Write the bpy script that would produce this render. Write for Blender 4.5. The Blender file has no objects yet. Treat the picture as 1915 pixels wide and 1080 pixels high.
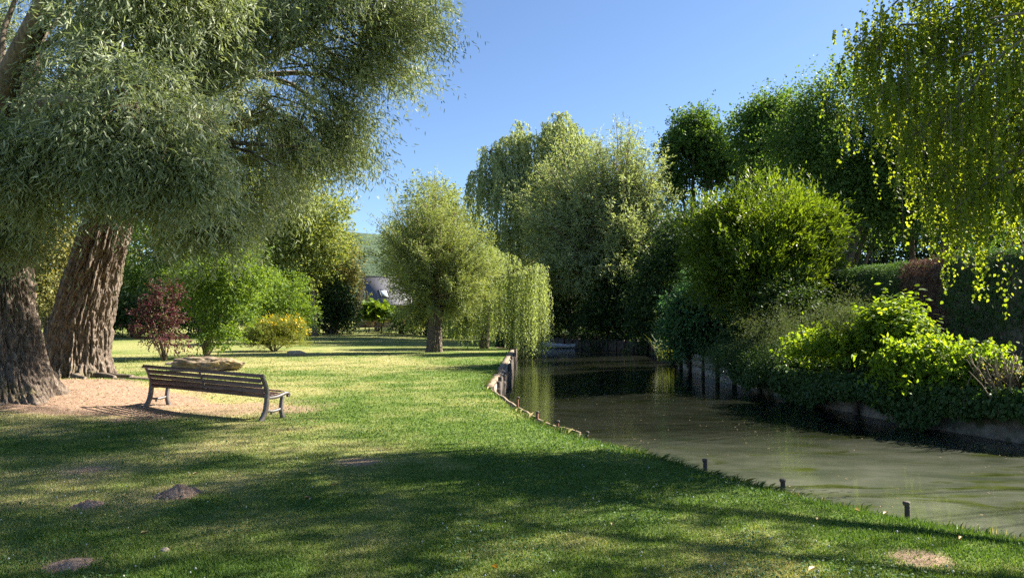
import bpy, math, random
import numpy as np
from mathutils import Vector
rng = np.random.default_rng(7)
R = math.radians
scene = bpy.context.scene
COL = scene.collection

# ------------------------------------------------------------------ camera maths
F, CX, CY, HOR, CAMH = 1367.0, 957.5, 540.0, 598.0, 1.75
PITCH = math.atan((HOR-CY)/F)
def at(px, py, d):
    """point at depth d (metres along the ground) seen at photo pixel px,py"""
    u, v = (px-CX)/F, (CY-py)/F
    y = math.cos(PITCH) - v*math.sin(PITCH); z = math.sin(PITCH) + v*math.cos(PITCH)
    return np.array([u/y*d, d, CAMH + z/y*d])

# ------------------------------------------------------------------ noise
def _hash(ix, iy, iz, seed):
    h = (ix.astype(np.int64)*374761393 + iy.astype(np.int64)*668265263 + iz.astype(np.int64)*2147483647 + seed*974711) & 0xffffffff
    h = ((h ^ (h >> 13))*1274126177) & 0xffffffff
    h = ((h ^ (h >> 16))*2246822519) & 0xffffffff
    return ((h ^ (h >> 15)) & 0xffff)/65535.0
def noise(x, y, z=0.0, seed=0):
    x, y, z = np.broadcast_arrays(np.asarray(x, float), np.asarray(y, float), np.asarray(z, float))
    ix, iy, iz = np.floor(x), np.floor(y), np.floor(z)
    f = [x-ix, y-iy, z-iz]; f = [a*a*(3-2*a) for a in f]
    r = 0
    for i in (0, 1):
        for j in (0, 1):
            for k in (0, 1):
                w = (f[0] if i else 1-f[0])*(f[1] if j else 1-f[1])*(f[2] if k else 1-f[2])
                r = r + w*_hash(ix+i, iy+j, iz+k, seed)
    return r
def fbm(x, y, z=0.0, seed=0, o=3):
    s, a, t = 0, 1.0, 0
    for k in range(o):
        s = s + a*noise(np.asarray(x)*2**k, np.asarray(y)*2**k, np.asarray(z)*2**k, seed+k); t += a; a *= .5
    return s/t
def nz(a): return a/np.maximum(np.linalg.norm(a, axis=-1, keepdims=True), 1e-9)
def rdir(n): return nz(rng.normal(size=(n, 3)))
def sstep(a, b, x):
    t = np.clip((x-a)/(b-a), 0, 1); return t*t*(3-2*t)

# ------------------------------------------------------------------ materials
def new_mat(name):
    m = bpy.data.materials.new(name); m.use_nodes = True
    nt = m.node_tree; nt.nodes.clear()
    out = nt.nodes.new('ShaderNodeOutputMaterial')
    return m, nt, out
def N(nt, t, **kw):
    n = nt.nodes.new(t)
    for k, v in kw.items():
        if k.startswith('_'): setattr(n, k[1:], v)
        else: n.inputs[k].default_value = v
    return n
def ramp(nt, src, stops):
    r = nt.nodes.new('ShaderNodeValToRGB'); nt.links.new(src, r.inputs[0])
    e = r.color_ramp.elements
    while len(e) < len(stops): e.new(.5)
    for i, (p, c) in enumerate(stops): e[i].position = p; e[i].color = (*c, 1)
    return r.outputs[0]
def leaf_mat(name, cols, trans=.4, warm=(1.25, 1.3, .55), rough=.5, spec=.35):
    m, nt, out = new_mat(name); L = nt.links.new
    a = N(nt, 'ShaderNodeAttribute', _attribute_name='rnd')
    c = ramp(nt, a.outputs['Fac'], [(i/(len(cols)-1), k) for i, k in enumerate(cols)])
    p = N(nt, 'ShaderNodeBsdfPrincipled', Roughness=rough); p.inputs['Specular IOR Level'].default_value = spec
    L(c, p.inputs['Base Color'])
    mx = N(nt, 'ShaderNodeMix', _data_type='RGBA', _blend_type='MULTIPLY'); mx.inputs[0].default_value = 1
    L(c, mx.inputs[6]); mx.inputs[7].default_value = (*warm, 1)
    t = N(nt, 'ShaderNodeBsdfTranslucent'); L(mx.outputs[2], t.inputs[0])
    s = N(nt, 'ShaderNodeMixShader'); s.inputs[0].default_value = trans
    L(p.outputs[0], s.inputs[1]); L(t.outputs[0], s.inputs[2]); L(s.outputs[0], out.inputs[0])
    return m
def solid_mat(name, cols, scale=(8, 8, 8), rough=.8, bump=.3, detail=6, dist=.02, spec=.3, metallic=0, extra=None):
    m, nt, out = new_mat(name); L = nt.links.new
    tc = N(nt, 'ShaderNodeTexCoord'); mp = N(nt, 'ShaderNodeMapping'); mp.inputs['Scale'].default_value = scale
    L(tc.outputs['Object'], mp.inputs[0])
    n = N(nt, 'ShaderNodeTexNoise', Scale=1.0, Detail=detail, Roughness=.65); L(mp.outputs[0], n.inputs['Vector'])
    k = len(cols)
    c = ramp(nt, n.outputs['Fac'], [(.3+.4*i/(k-1), q) for i, q in enumerate(cols)])
    if extra:   # stained with a second colour in patches
        n2 = N(nt, 'ShaderNodeTexNoise', Scale=extra[1], Detail=4); L(tc.outputs['Object'], n2.inputs['Vector'])
        f = ramp(nt, n2.outputs['Fac'], [(extra[2], (0, 0, 0)), (extra[2]+.12, (1, 1, 1))])
        mx = N(nt, 'ShaderNodeMix', _data_type='RGBA'); L(f, mx.inputs[0]); L(c, mx.inputs[6]); mx.inputs[7].default_value = (*extra[0], 1)
        c = mx.outputs[2]
    p = N(nt, 'ShaderNodeBsdfPrincipled', Roughness=rough, Metallic=metallic); p.inputs['Specular IOR Level'].default_value = spec
    L(c, p.inputs['Base Color'])
    b = N(nt, 'ShaderNodeBump', Strength=bump, Distance=dist); L(n.outputs['Fac'], b.inputs['Height']); L(b.outputs[0], p.inputs['Normal'])
    L(p.outputs[0], out.inputs[0])
    return m

M = {}
M['willow'] = leaf_mat('willow_leaf', [(.085, .12, .06), (.17, .21, .105), (.29, .325, .22), (.42, .455, .37)], .36, (1.2, 1.25, .55), .55, .3)
M['pollard'] = leaf_mat('pollard_leaf', [(.13, .18, .055), (.22, .27, .095), (.34, .37, .17)], .38, (1.25, 1.2, .5), .6, .25)
M['weeping'] = leaf_mat('weeping_leaf', [(.19, .25, .085), (.28, .34, .14), (.40, .44, .23)], .42, (1.2, 1.2, .55), .6, .25)
M['silver'] = leaf_mat('silver_willow_leaf', [(.17, .22, .095), (.28, .33, .16), (.40, .44, .25)], .38, (1.2, 1.2, .55), .6, .25)
M['alder'] = leaf_mat('alder_leaf', [(.042, .09, .026), (.075, .14, .036), (.13, .20, .05)], .42, (1.6, 1.5, .45), .6, .22)
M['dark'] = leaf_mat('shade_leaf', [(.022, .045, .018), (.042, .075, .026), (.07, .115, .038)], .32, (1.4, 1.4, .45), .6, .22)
M['laurel'] = leaf_mat('laurel_leaf', [(.035, .07, .014), (.08, .135, .02), (.17, .235, .04)], .42, (1.8, 1.6, .35), .5, .3)
M['birch'] = leaf_mat('birch_leaf', [(.075, .13, .024), (.15, .21, .035), (.27, .32, .06)], .6, (1.7, 1.55, .4), .55, .25)
M['shrub'] = leaf_mat('shrub_leaf', [(.06, .12, .025), (.12, .20, .035), (.22, .30, .05)], .45, (1.5, 1.35, .4), .6, .25)
M['lime'] = leaf_mat('nettle_leaf', [(.06, .12, .02), (.13, .22, .026), (.26, .36, .05)], .5, (2.0, 1.7, .4), .6, .25)
M['bluegreen'] = leaf_mat('bluegreen_leaf', [(.04, .095, .045), (.07, .15, .065), (.12, .21, .085)], .35, (1.3, 1.5, .6), .6, .25)
M['red'] = leaf_mat('copper_leaf', [(.03, .011, .015), (.055, .015, .024), (.09, .024, .036), (.08, .10, .03), (.13, .17, .04)], .35, (1.5, .9, .9), .6, .25)
M['yellowgreen'] = leaf_mat('yellowgreen_leaf', [(.10, .13, .03), (.17, .20, .04), (.27, .28, .06)], .4, (1.4, 1.3, .4), .6, .25)
M['blossom'] = leaf_mat('yellow_petal', [(.55, .38, .02), (.75, .55, .03)], .3, (1, 1, .6))
M['backtree'] = leaf_mat('parkland_leaf', [(.12, .165, .045), (.20, .25, .075), (.31, .34, .13)], .45, (1.35, 1.25, .5), .6, .2)
M['ochre'] = leaf_mat('ochre_leaf', [(.13, .15, .045), (.22, .22, .08), (.33, .31, .13)], .4, (1.3, 1.15, .5), .6, .2)
M['hedge'] = leaf_mat('conifer_spray', [(.045, .095, .032), (.075, .145, .046), (.12, .20, .065)], .25, (1.4, 1.4, .5), .65, .2)
M['deadhedge'] = leaf_mat('dead_conifer_spray', [(.08, .045, .034), (.15, .088, .066), (.23, .145, .105)], .15, (1.1, 1, .9), .8, .15)
M['ivy'] = leaf_mat('ivy_leaf', [(.028, .06, .02), (.048, .095, .027), (.085, .14, .04)], .3, (1.5, 1.5, .5), .5, .3)
M['feather'] = leaf_mat('feathery_stem', [(.05, .08, .035), (.085, .12, .045), (.14, .165, .07)], .35, (1.3, 1.25, .6), .65, .2)
M['reed'] = leaf_mat('reed_blade', [(.06, .10, .025), (.12, .17, .035), (.22, .24, .06)], .45, (1.4, 1.3, .5))
M['grass'] = leaf_mat('grass_blade', [(.045, .10, .018), (.09, .165, .03), (.16, .215, .06), (.35, .32, .17), (.46, .37, .24)], .35, (1.3, 1.25, .5), .6, .2)
M['cloverleaf'] = leaf_mat('clover_leaf', [(.03, .075, .022), (.06, .13, .035), (.11, .19, .07)], .3, (1.3, 1.3, .5), .6, .25)
M['clover'] = leaf_mat('clover_flower', [(.40, .42, .34), (.58, .57, .5)], .2, (1, 1, 1))
M['bark'] = solid_mat('willow_bark', [(.045, .034, .027), (.14, .108, .085), (.30, .25, .205)], (26, 26, 6), .9, 1, 8, .05, .15, 0, ((.11, .10, .035), .9, .60))
M['bark2'] = solid_mat('grey_bark', [(.05, .04, .03), (.13, .105, .08), (.22, .18, .14)], (12, 12, 4), .9, .7, 6, .03, .15)
M['birchbark'] = solid_mat('birch_bark', [(.05, .04, .035), (.18, .15, .125), (.30, .27, .23)], (6, 6, 14), .8, .4, 5, .02, .2)
M['twig'] = solid_mat('twig_bark', [(.06, .045, .03), (.14, .115, .065)], (9, 9, 9), .8, .2)
M['stem'] = solid_mat('cane_bark', [(.10, .075, .045), (.21, .165, .10)], (6, 6, 3), .85, .4)
M['slat'] = solid_mat('maroon_painted_wood', [(.09, .05, .04), (.16, .088, .07), (.25, .16, .13)], (3, 40, 40), .55, .25, 6, .004, .4, 0, ((.13, .105, .09), 9, .62))
M['iron'] = solid_mat('painted_cast_iron', [(.06, .05, .047), (.095, .083, .08), (.14, .125, .12)], (14, 14, 14), .5, .3, 6, .003, .5)
M['rock'] = solid_mat('weathered_limestone', [(.075, .052, .034), (.18, .14, .095), (.30, .245, .175)], (4, 4, 9), .95, .8, 8, .05, .15, 0, ((.34, .25, .13), 3, .56))
M['soil'] = solid_mat('mole_earth', [(.13, .088, .062), (.25, .175, .13), (.37, .27, .205)], (22, 22, 22), 1, 1, 6, .03, .1)
M['stone'] = solid_mat('small_stone', [(.22, .17, .13), (.40, .33, .26)], (12, 12, 12), .9, .5)
M['timber'] = solid_mat('wet_timber', [(.035, .026, .02), (.075, .058, .045), (.14, .115, .095)], (10, 10, 3), .75, .6, 6, .02, .35)
M['plank'] = solid_mat('weathered_plank', [(.13, .11, .09), (.27, .235, .195), (.38, .34, .29)], (2.5, 2.5, 14), .85, .6, 7, .015, .25, 0, ((.06, .07, .035), 2.2, .6))
M['darkpost'] = solid_mat('tarred_post', [(.018, .014, .011), (.04, .032, .026)], (10, 10, 3), .85, .5, 5, .02, .15)
M['capwood'] = solid_mat('dry_edging_wood', [(.12, .09, .06), (.27, .21, .15)], (5, 5, 12), .9, .5)
M['wall'] = solid_mat('old_concrete', [(.085, .075, .06), (.17, .15, .12), (.26, .235, .19)], (3, 3, 4), .9, .6, 8, .03, .25, 0, ((.04, .05, .022), 1.6, .55))
M['render'] = solid_mat('house_render', [(.30, .22, .15), (.40, .30, .21)], (3, 3, 3), .9, .2)
M['slate'] = solid_mat('slate_tiles', [(.10, .10, .125), (.14, .14, .165), (.18, .178, .20)], (4, 4, 26), .6, .4)
M['glass'] = solid_mat('roof_glass', [(.35, .42, .5), (.45, .52, .6)], (1, 1, 1), .05, 0, 2, .001, .9)
M['frame'] = solid_mat('dark_frame', [(.05, .05, .055), (.08, .08, .085)], (5, 5, 5), .5, .1)
M['rail'] = solid_mat('red_brown_wood', [(.12, .05, .03), (.20, .09, .06)], (8, 8, 8), .8, .3)
M['greywood'] = solid_mat('grey_wood', [(.09, .085, .085), (.16, .15, .15)], (6, 20, 20), .8, .3)
M['pale'] = solid_mat('pale_paint', [(.42, .42, .47), (.56, .56, .60)], (4, 4, 4), .6, .2)
M['bird'] = solid_mat('dark_feathers', [(.015, .014, .014), (.04, .036, .034)], (20, 20, 20), .6, .2)
M['litter'] = leaf_mat('dry_litter', [(.10, .06, .035), (.24, .16, .10), (.42, .32, .20)], .1, (1, 1, .8), .8, .1)
M['fall'] = leaf_mat('fallen_leaf', [(.50, .27, .03), (.42, .34, .16), (.30, .19, .09)], .2, (1, 1, .8))

# ------------------------------------------------------------------ object helpers
def link(o): COL.objects.link(o); return o
def tag(o, label=None, cat=None, group=None, kind=None):
    if label: o['label'] = label
    if cat: o['category'] = cat
    if group: o['group'] = group
    if kind: o['kind'] = kind
    return o
def thing(name, label, cat, loc=(0, 0, 0), rz=0, group=None):
    o = bpy.data.objects.new(name, None); link(o); o.empty_display_size = .1
    o.location = [float(v) for v in loc]; o.rotation_euler = (0, 0, rz)
    return tag(o, label, cat, group)
def mesh_np(name, V, polys_n, loops, mat, parent=None, attrs=None, smooth=False, off=None):
    """V (n,3); polys_n = loop counts per poly; loops = vertex indices"""
    V = np.asarray(V, np.float32)
    if off is not None: V = V - np.asarray(off, np.float32)
    me = bpy.data.meshes.new(name)
    me.vertices.add(len(V)); me.vertices.foreach_set('co', np.ascontiguousarray(V).ravel())
    me.loops.add(len(loops)); me.loops.foreach_set('vertex_index', np.asarray(loops, np.int32))
    pn = np.asarray(polys_n, np.int32); st = np.concatenate([[0], np.cumsum(pn)[:-1]]).astype(np.int32)
    me.polygons.add(len(pn)); me.polygons.foreach_set('loop_start', st)
    try: me.polygons.foreach_set('loop_total', pn)
    except Exception: pass
    if attrs:
        for k, v in attrs.items():
            a = me.attributes.new(k, 'FLOAT', 'POINT'); a.data.foreach_set('value', np.asarray(v, np.float32))
    me.update(calc_edges=True); me.validate()
    if smooth: me.polygons.foreach_set('use_smooth', np.ones(len(pn), bool))
    me.materials.append(mat)
    o = bpy.data.objects.new(name, me); link(o)
    if parent is not None: o.parent = parent
    return o

class MB:
    """collects shapes into one mesh"""
    def __init__(s): s.v = []; s.f = []
    def add(s, V, Fs):
        b = len(s.v); s.v += [tuple(map(float, p)) for p in V]; s.f += [tuple(b+i for i in f) for f in Fs]
    def box(s, c, h, rot=None, bev=0.0):
        c = np.array(c, float); h = np.array(h, float)
        if bev <= 0:
            P = np.array([[x, y, z] for x in (-1, 1) for y in (-1, 1) for z in (-1, 1)])*h
            Fs = [(0, 1, 3, 2), (4, 6, 7, 5), (0, 4, 5, 1), (2, 3, 7, 6), (0, 2, 6, 4), (1, 5, 7, 3)]
        else:
            i = h-bev; P = []
            for x in (-1, 1):
                for y in (-1, 1):
                    for z in (-1, 1):
                        sgn = np.array([x, y, z])
                        for a in range(3):
                            q = sgn*i; q[a] = sgn[a]*h[a]; P.append(q)
            P = np.array(P)
            def I(x, y, z, a): return ((x*2+y)*2+z)*3+a
            Fs = []
            for x in (0, 1): Fs.append([I(x, 0, 0, 0), I(x, 1, 0, 0), I(x, 1, 1, 0), I(x, 0, 1, 0)][::(1 if x else -1)])
            for y in (0, 1): Fs.append([I(0, y, 0, 1), I(1, y, 0, 1), I(1, y, 1, 1), I(0, y, 1, 1)][::(-1 if y else 1)])
            for z in (0, 1): Fs.append([I(0, 0, z, 2), I(1, 0, z, 2), I(1, 1, z, 2), I(0, 1, z, 2)][::(1 if z else -1)])
            for x in (0, 1):
                for y in (0, 1): Fs.append([I(x, y, 0, 0), I(x, y, 1, 0), I(x, y, 1, 1), I(x, y, 0, 1)])
                for z in (0, 1): Fs.append([I(x, 0, z, 0), I(x, 1, z, 0), I(x, 1, z, 2), I(x, 0, z, 2)])
            for y in (0, 1):
                for z in (0, 1): Fs.append([I(0, y, z, 1), I(1, y, z, 1), I(1, y, z, 2), I(0, y, z, 2)])
            for x in (0, 1):
                for y in (0, 1):
                    for z in (0, 1): Fs.append([I(x, y, z, 0), I(x, y, z, 1), I(x, y, z, 2)])
        if rot is not None: P = P @ np.array(rot).T
        s.add(P+c, Fs)
    def tube(s, pts, rad, sides=7, cap=True, jit=0.0):
        pts = np.array(pts, float); rad = np.broadcast_to(np.array(rad, float), (len(pts),))
        T = nz(np.gradient(pts, axis=0)); up = np.array([0, 0, 1.]) if abs(T[0][2]) < .9 else np.array([1., 0, 0])
        V = []
        A = nz(np.cross(T[0], up))
        for i in range(len(pts)):
            A = nz(A - T[i]*np.dot(A, T[i])); B = np.cross(T[i], A)
            for k in range(sides):
                a = 2*math.pi*k/sides
                V.append(pts[i]+(A*math.cos(a)+B*math.sin(a))*rad[i]*(1+jit*(random.random()-.5)))
        Fs = [(i*sides+k, i*sides+(k+1) % sides, (i+1)*sides+(k+1) % sides, (i+1)*sides+k) for i in range(len(pts)-1) for k in range(sides)]
        if cap: Fs += [tuple(range(sides))[::-1], tuple((len(pts)-1)*sides+k for k in range(sides))]
        s.add(V, Fs)
    def prism(s, prof, x0, x1):
        """(y,z) polyline prism along x"""
        n = len(prof)
        V = [(x0, y, z) for y, z in prof]+[(x1, y, z) for y, z in prof]
        s.add(V, [tuple(range(n)), tuple(range(n, 2*n))[::-1]]+[(i, i+n, (i+1) % n+n, (i+1) % n) for i in range(n)])
    def build(s, name, mat, parent=None, smooth=False, off=None):
        return mesh_np(name, np.array(s.v), [len(f) for f in s.f], [i for f in s.f for i in f], mat, parent, None, smooth, off)

# ------------------------------------------------------------------ leaves
DIAMOND = np.array([(0, 0), (.42, .5), (1, 0), (.42, -.5)])
BROAD = np.array([(0, 0), (.22, .45), (.58, .42), (1, 0), (.58, -.42), (.22, -.45)])
LANCE = np.array([(0, 0), (.22, .42), (.6, .4), (1, 0), (.6, -.4), (.22, -.42)])
def leaves(P, D, Nn, L, W, rnd, prof=DIAMOND):
    S = nz(np.cross(D, Nn)); k = len(prof); n = len(P)
    L = np.broadcast_to(np.asarray(L, float), (n,)); W = np.broadcast_to(np.asarray(W, float), (n,))
    V = P[:, None, :] + D[:, None, :]*(L[:, None]*prof[None, :, 0])[..., None] + S[:, None, :]*(W[:, None]*prof[None, :, 1])[..., None]
    return V.reshape(-1, 3).astype(np.float32), k, np.repeat(rnd, k).astype(np.float32)
class Leaves:
    def __init__(s): s.c = []
    def add(s, t): s.c.append(t)
    def count(s): return sum(len(a[0])//a[1] for a in s.c)
    def build(s, name, mat, parent=None, off=None):
        V = np.concatenate([a[0] for a in s.c]); pn = np.concatenate([np.full(len(a[0])//a[1], a[1]) for a in s.c]); r = np.concatenate([a[2] for a in s.c])
        return mesh_np(name, V, pn, np.arange(len(V)), mat, parent, {'rnd': r}, False, off)
def twigs(C, D, ln, n, droop=.3, spread=.55, hang=.2, L=.1, W=.02, upn=.4, rnd=None, prof=DIAMOND, wob=.05):
    m = len(C); ln = np.broadcast_to(np.asarray(ln, float), (m,))
    t = (np.arange(n)[None, :]+rng.random((m, n)))/n
    Z = np.array([0, 0, 1.])
    pos = C[:, None]+D[:, None]*(ln[:, None]*t)[..., None]-Z*(droop*ln[:, None]*t*t)[..., None]
    pos = pos+rng.normal(size=pos.shape)*(wob*ln[:, None, None])
    tan = nz(D[:, None]-Z*(2*droop*t)[..., None])
    q = rng.normal(size=pos.shape); q = nz(q-tan*np.sum(q*tan, -1, keepdims=True))
    d = nz(tan*(1-spread)+q*spread-Z*hang)
    nn = nz(rng.normal(size=pos.shape)*.6+Z*upn)
    if rnd is None: rnd = rng.random(m)
    rr = np.clip(.55*rnd[:, None]+.45*rng.random((m, n)), 0, 1)
    k = m*n; sc = .7+.6*rng.random(k)
    return leaves(pos.reshape(k, 3), d.reshape(k, 3), nn.reshape(k, 3), L*sc, W*sc, rr.ravel(), prof)
def lobe(px, py, d, rpx, rpy=None, rd=None):
    c = at(px, py, d); r = rpx*d/F
    return [*c, r, (rd if rd else r), (rpy if rpy else rpx)*d/F]
def clumps(lobes, n, shell=.45, low=-1.0):
    lb = np.array(lobes, float); w = (lb[:, 3]*lb[:, 5])**.9; w /= w.sum()
    i = rng.choice(len(lb), n, p=w); o = rdir(n)
    o[:, 2] = np.where(o[:, 2] < low, -o[:, 2], o[:, 2])
    rad = rng.random(n)**shell*(.74+.52*noise(o[:, 0]*2.2+i*7.3, o[:, 1]*2.2, o[:, 2]*2.2, 13))
    rad = rad*np.where(rng.random(n) < .06, 1.18, 1.0)
    return lb[i, :3]+o*lb[i, 3:6]*rad[:, None], o, i
def crown(lobes, n, rc, nt, nl, tl, L, W, up=.3, out=.6, rd=.5, droop=.25, spread=.55, hang=.15, shell=.45, low=-1.0, prof=DIAMOND, upn=.4, thin=0.0, nscale=.8, LV=None):
    C, o, i = clumps(lobes, n, shell, low)
    if thin > 0:
        k = noise(C[:, 0]*nscale, C[:, 1]*nscale, C[:, 2]*nscale, 3) > thin
        C, o, i = C[k], o[k], i[k]
    cr = rng.random(len(C))
    CC = np.repeat(C, nt, 0)+rng.normal(size=(len(C)*nt, 3))*rc*.45
    oo = np.repeat(o, nt, 0)
    D = nz(oo*out+np.array([0, 0, up])+rdir(len(CC))*rd)
    rr = np.clip(.5*np.repeat(cr, nt)+.5*rng.random(len(CC)), 0, 1)
    LV = LV or Leaves()
    LV.add(twigs(CC, D, tl*(.6+.8*rng.random(len(CC)))*np.where(rng.random(len(CC)) < .06, 1.9, 1.0), nl, droop, spread, hang, L, W, upn, rr, prof))
    return LV, C, i
def shoot_crown(k, T, t0, m, nt, tl, nl, L, W, rise=.15, rd=.5, droop=.15, spread=.5, hang=.05, upn=.4, prof=DIAMOND, jit=.1, stems=None, r0=.05, root=.2, sag=0.0, LV=None):
    """leafy shoots growing from the head k to the points T"""
    LV = LV or Leaves(); n = len(T); K = k+rng.normal(size=(n, 3))*root; ln = np.linalg.norm(T-K, axis=1)[:, None]
    mid = (K+T)/2+np.array([0, 0, 1.])*ln*rise+rng.normal(size=(n, 3))*.05*ln
    t = t0+(1-t0)*((np.arange(m)[None]+rng.random((n, m)))/m)**.8; t = t[..., None]
    P = (1-t)**2*K[:, None]+2*t*(1-t)*mid[:, None]+t*t*T[:, None]; P[..., 2] -= (sag*ln*t[..., 0]**3)
    tan = nz((1-t)*(mid-K)[:, None]+t*(T-mid)[:, None]); q = n*m
    Pq = np.repeat(P.reshape(q, 3), nt, 0)+rng.normal(size=(q*nt, 3))*jit; D = nz(np.repeat(tan.reshape(q, 3), nt, 0)*.75+rdir(q*nt)*rd)
    rr = np.clip(.5*np.repeat(rng.random(n), m*nt)+.5*rng.random(q*nt), 0, 1)
    LV.add(twigs(Pq, D, tl*(.6+.8*rng.random(q*nt)), nl, droop, spread, hang, L, W, upn, rr, prof))
    if stems is not None:
        for i in range(n):
            u = np.linspace(0, 1, 6)[:, None]; c = (1-u)**2*K[i]+2*u*(1-u)*mid[i]+u*u*T[i]; c[:, 2] -= sag*ln[i]*u[:, 0]**3; stems.tube(c, np.linspace(r0, r0*.15, 6), 4, False)
    return LV
def bez(a, b, c, n=7):
    t = np.linspace(0, 1, n)[:, None]; return (1-t)**2*a+2*t*(1-t)*b+t*t*c
def limbs(mb, top, lobes, C, ci, r, per=6, sides=6, rise=.4):
    """branches from the trunk's top through each lobe to some of its clumps"""
    lb = np.array(lobes)
    for k in range(len(lb)):
        c = lb[k, :3]; mid = top*.5+c*.5+np.array([0, 0, rise*np.linalg.norm(c-top)*.3])+rng.normal(size=3)*.1*np.linalg.norm(c-top)
        P = bez(top, mid, c, 8); mb.tube(P, np.linspace(r*.55, r*.05, 8), sides)
        idx = np.where(ci == k)[0][:per]
        for q in idx:
            s = P[rng.integers(3, 8)]; e = C[q]
            mm = (s+e)/2+rng.normal(size=3)*.12*np.linalg.norm(e-s)+np.array([0, 0, .1*np.linalg.norm(e-s)])
            mb.tube(bez(s, mm, e, 5), np.linspace(r*.16, r*.03, 5), 4, False)
def std_tree(name, label, cat, base, lobes, mat, trunk_r=.2, trunk_top=None, barkm='bark2', n=400, rc=.7, nt=10, nl=9, tl=.7, L=.14, W=.04, group=None, stems=1, per=6, crown_name='crown', **kw):
    base = np.array(base, float); t = thing(name, label, cat, base, 0, group)
    lb = np.array(lobes)
    if trunk_top is None: trunk_top = np.array([base[0]*.6+lb[:, 0].mean()*.4, base[1]*.6+lb[:, 1].mean()*.4, base[2]+.55*(lb[:, 2].mean()-base[2])])
    LV, C, ci = crown(lobes, n, rc, nt, nl, tl, L, W, **kw)
    mb = MB()
    if stems == 1:
        P = bez(base-np.array([0, 0, .2]), (base+trunk_top)/2+rng.normal(size=3)*.1, trunk_top, 9)
        rr = np.linspace(1.0, .6, 9)*trunk_r; rr[0] *= 1.45; rr[1] *= 1.15
        mb.tube(P, rr, 10, True, .12); limbs(mb, P[-1], lobes, C, ci, trunk_r, per)
    else:
        for s in range(stems):
            q = C[rng.integers(len(C))]; a = rng.random()*6.28
            b = base+np.array([math.cos(a), math.sin(a), 0])*trunk_r*2*rng.random()-np.array([0, 0, .1])
            mid = b*.55+q*.45; mid[2] = b[2]+.62*(q[2]-b[2])
            mb.tube(bez(b, mid, q, 7), np.linspace(trunk_r, trunk_r*.22, 7), 5, False)
    mb.build('trunk' if stems == 1 else 'stems', M[barkm], t, True, base)
    LV.build(crown_name, M[mat], t, base)
    return t

# ------------------------------------------------------------------ terrain
NEAR = [(30, -9), (14, -1.5), (7.4, 3.1), (5.2, 5.0), (4.22, 6.03), (3.56, 6.8), (2.8, 7.8), (2.23, 8.96), (1.7, 10.2), (.95, 11.6), (.41, 13.1), (.03, 15.0), (-.73, 19.3), (-.5, 26), (-.22, 38.6), (-.06, 44), (-1.2, 46.5)]
FAR = [(-1.0, 55), (1.0, 61.5), (4, 60.5), (7, 56), (9, 52), (9.7, 46), (8.75, 38.5), (8.15, 33.4), (7.95, 24.2), (8.4, 19), (8.8, 16), (9.6, 13.4), (10.8, 10.6), (14, 7.2), (30, 0)]
POND = np.array(NEAR+FAR, float)
NSEG_NEAR = len(NEAR)-1
def pond_sd(x, y):
    """signed distance (negative inside the pond) and whether the far bank is the nearer one"""
    x = np.asarray(x, float); y = np.asarray(y, float)
    best = np.full(x.shape, 1e9); far = np.zeros(x.shape, bool); ins = np.zeros(x.shape, bool)
    n = len(POND)
    for i in range(n):
        ax, ay = POND[i]; bx, by = POND[(i+1) % n]
        dx, dy = bx-ax, by-ay; t = np.clip(((x-ax)*dx+(y-ay)*dy)/(dx*dx+dy*dy), 0, 1)
        d = np.hypot(x-ax-t*dx, y-ay-t*dy)
        if i != n-1:
            k = d < best; best = np.where(k, d, best); far = np.where(k, i >= NSEG_NEAR, far)
        cr = ((ay > y) != (by > y)) & (x < (bx-ax)*(y-ay)/((by-ay) if by != ay else 1e-9)+ax)
        ins ^= cr
    return np.where(ins, -best, best), far & (x > -1.15)
WATER = -.5
T1, T2 = np.array([-9.75, 14.2]), np.array([-11.05, 18.6])   # the two old willows
def fields(x, y, sd=None, far=None):
    if sd is None: sd, far = pond_sd(x, y)
    n1 = fbm(x*.5, y*.5, 0, 11, 4); n2 = fbm(x*1.7, y*1.7, 0, 21, 3)
    e = np.hypot((x+8.9)/4.0, (y-14.7)/2.5); dirt = 1-sstep(.72, 1.1, e+(n1-.5)*1.0+(n2-.5)*.5)
    e2 = np.hypot((x+5.6)/2.3, (y-14.4)/1.5); dirt = np.maximum(dirt, .85*(1-sstep(.5, 1.1, e2+(n2-.5)*.9)))
    for px, py, r in ((165, 875, .32), (165, 943, .17), (130, 1052, .20), (670, 861, .33), (1720, 1037, .3), (335, 915, .25)):
        q = at(px, py, 2392/(py-598)); e3 = np.hypot(x-q[0], (y-q[1])*1.0)/r
        dirt = np.maximum(dirt, .9*(1-sstep(.5, 1.1, e3+(n2-.5)*.9)))
    dry = .19+1.9*(n1-.5)+1.1*(n2-.5)+.40*sstep(0, 7, -x)-.45*np.exp(-np.maximum(sd, 0)/2.2)+.13*sstep(10, 18, y)
    return np.clip(dirt, 0, 1), np.clip(dry, 0, 1), sd, far
def height(x, y, sd=None, far=None):
    if sd is None: sd, far = pond_sd(x, y)
    x = np.asarray(x, float); y = np.asarray(y, float)
    z = .05*(fbm(x*.35, y*.35, 0, 5, 3)-.5)
    z = z+.42*np.exp(-(((x+9.9)/2.1)**2+((y-16.2)/2.6)**2)/1.6)
    z = z+.021*np.clip(y-42, 0, 60)*sstep(0, -16, x)
    z = z+far*(.27+.8*sstep(.6, 6, sd)*sstep(30, 60, y)*.4)
    land = sstep(-.22, .02, sd); depth_shade = .5*sstep(-.6, -3, sd)
    shoulder = -.07*(1-sstep(0, .55, sd))*(1-far)*(1-sstep(14, 18, y))
    return z*sstep(-.05, .5, sd)+shoulder*land-(1.15+depth_shade)*(1-land)+.0*x
def H(x, y): return float(height(np.array([x]), np.array([y]))[0])
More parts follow.
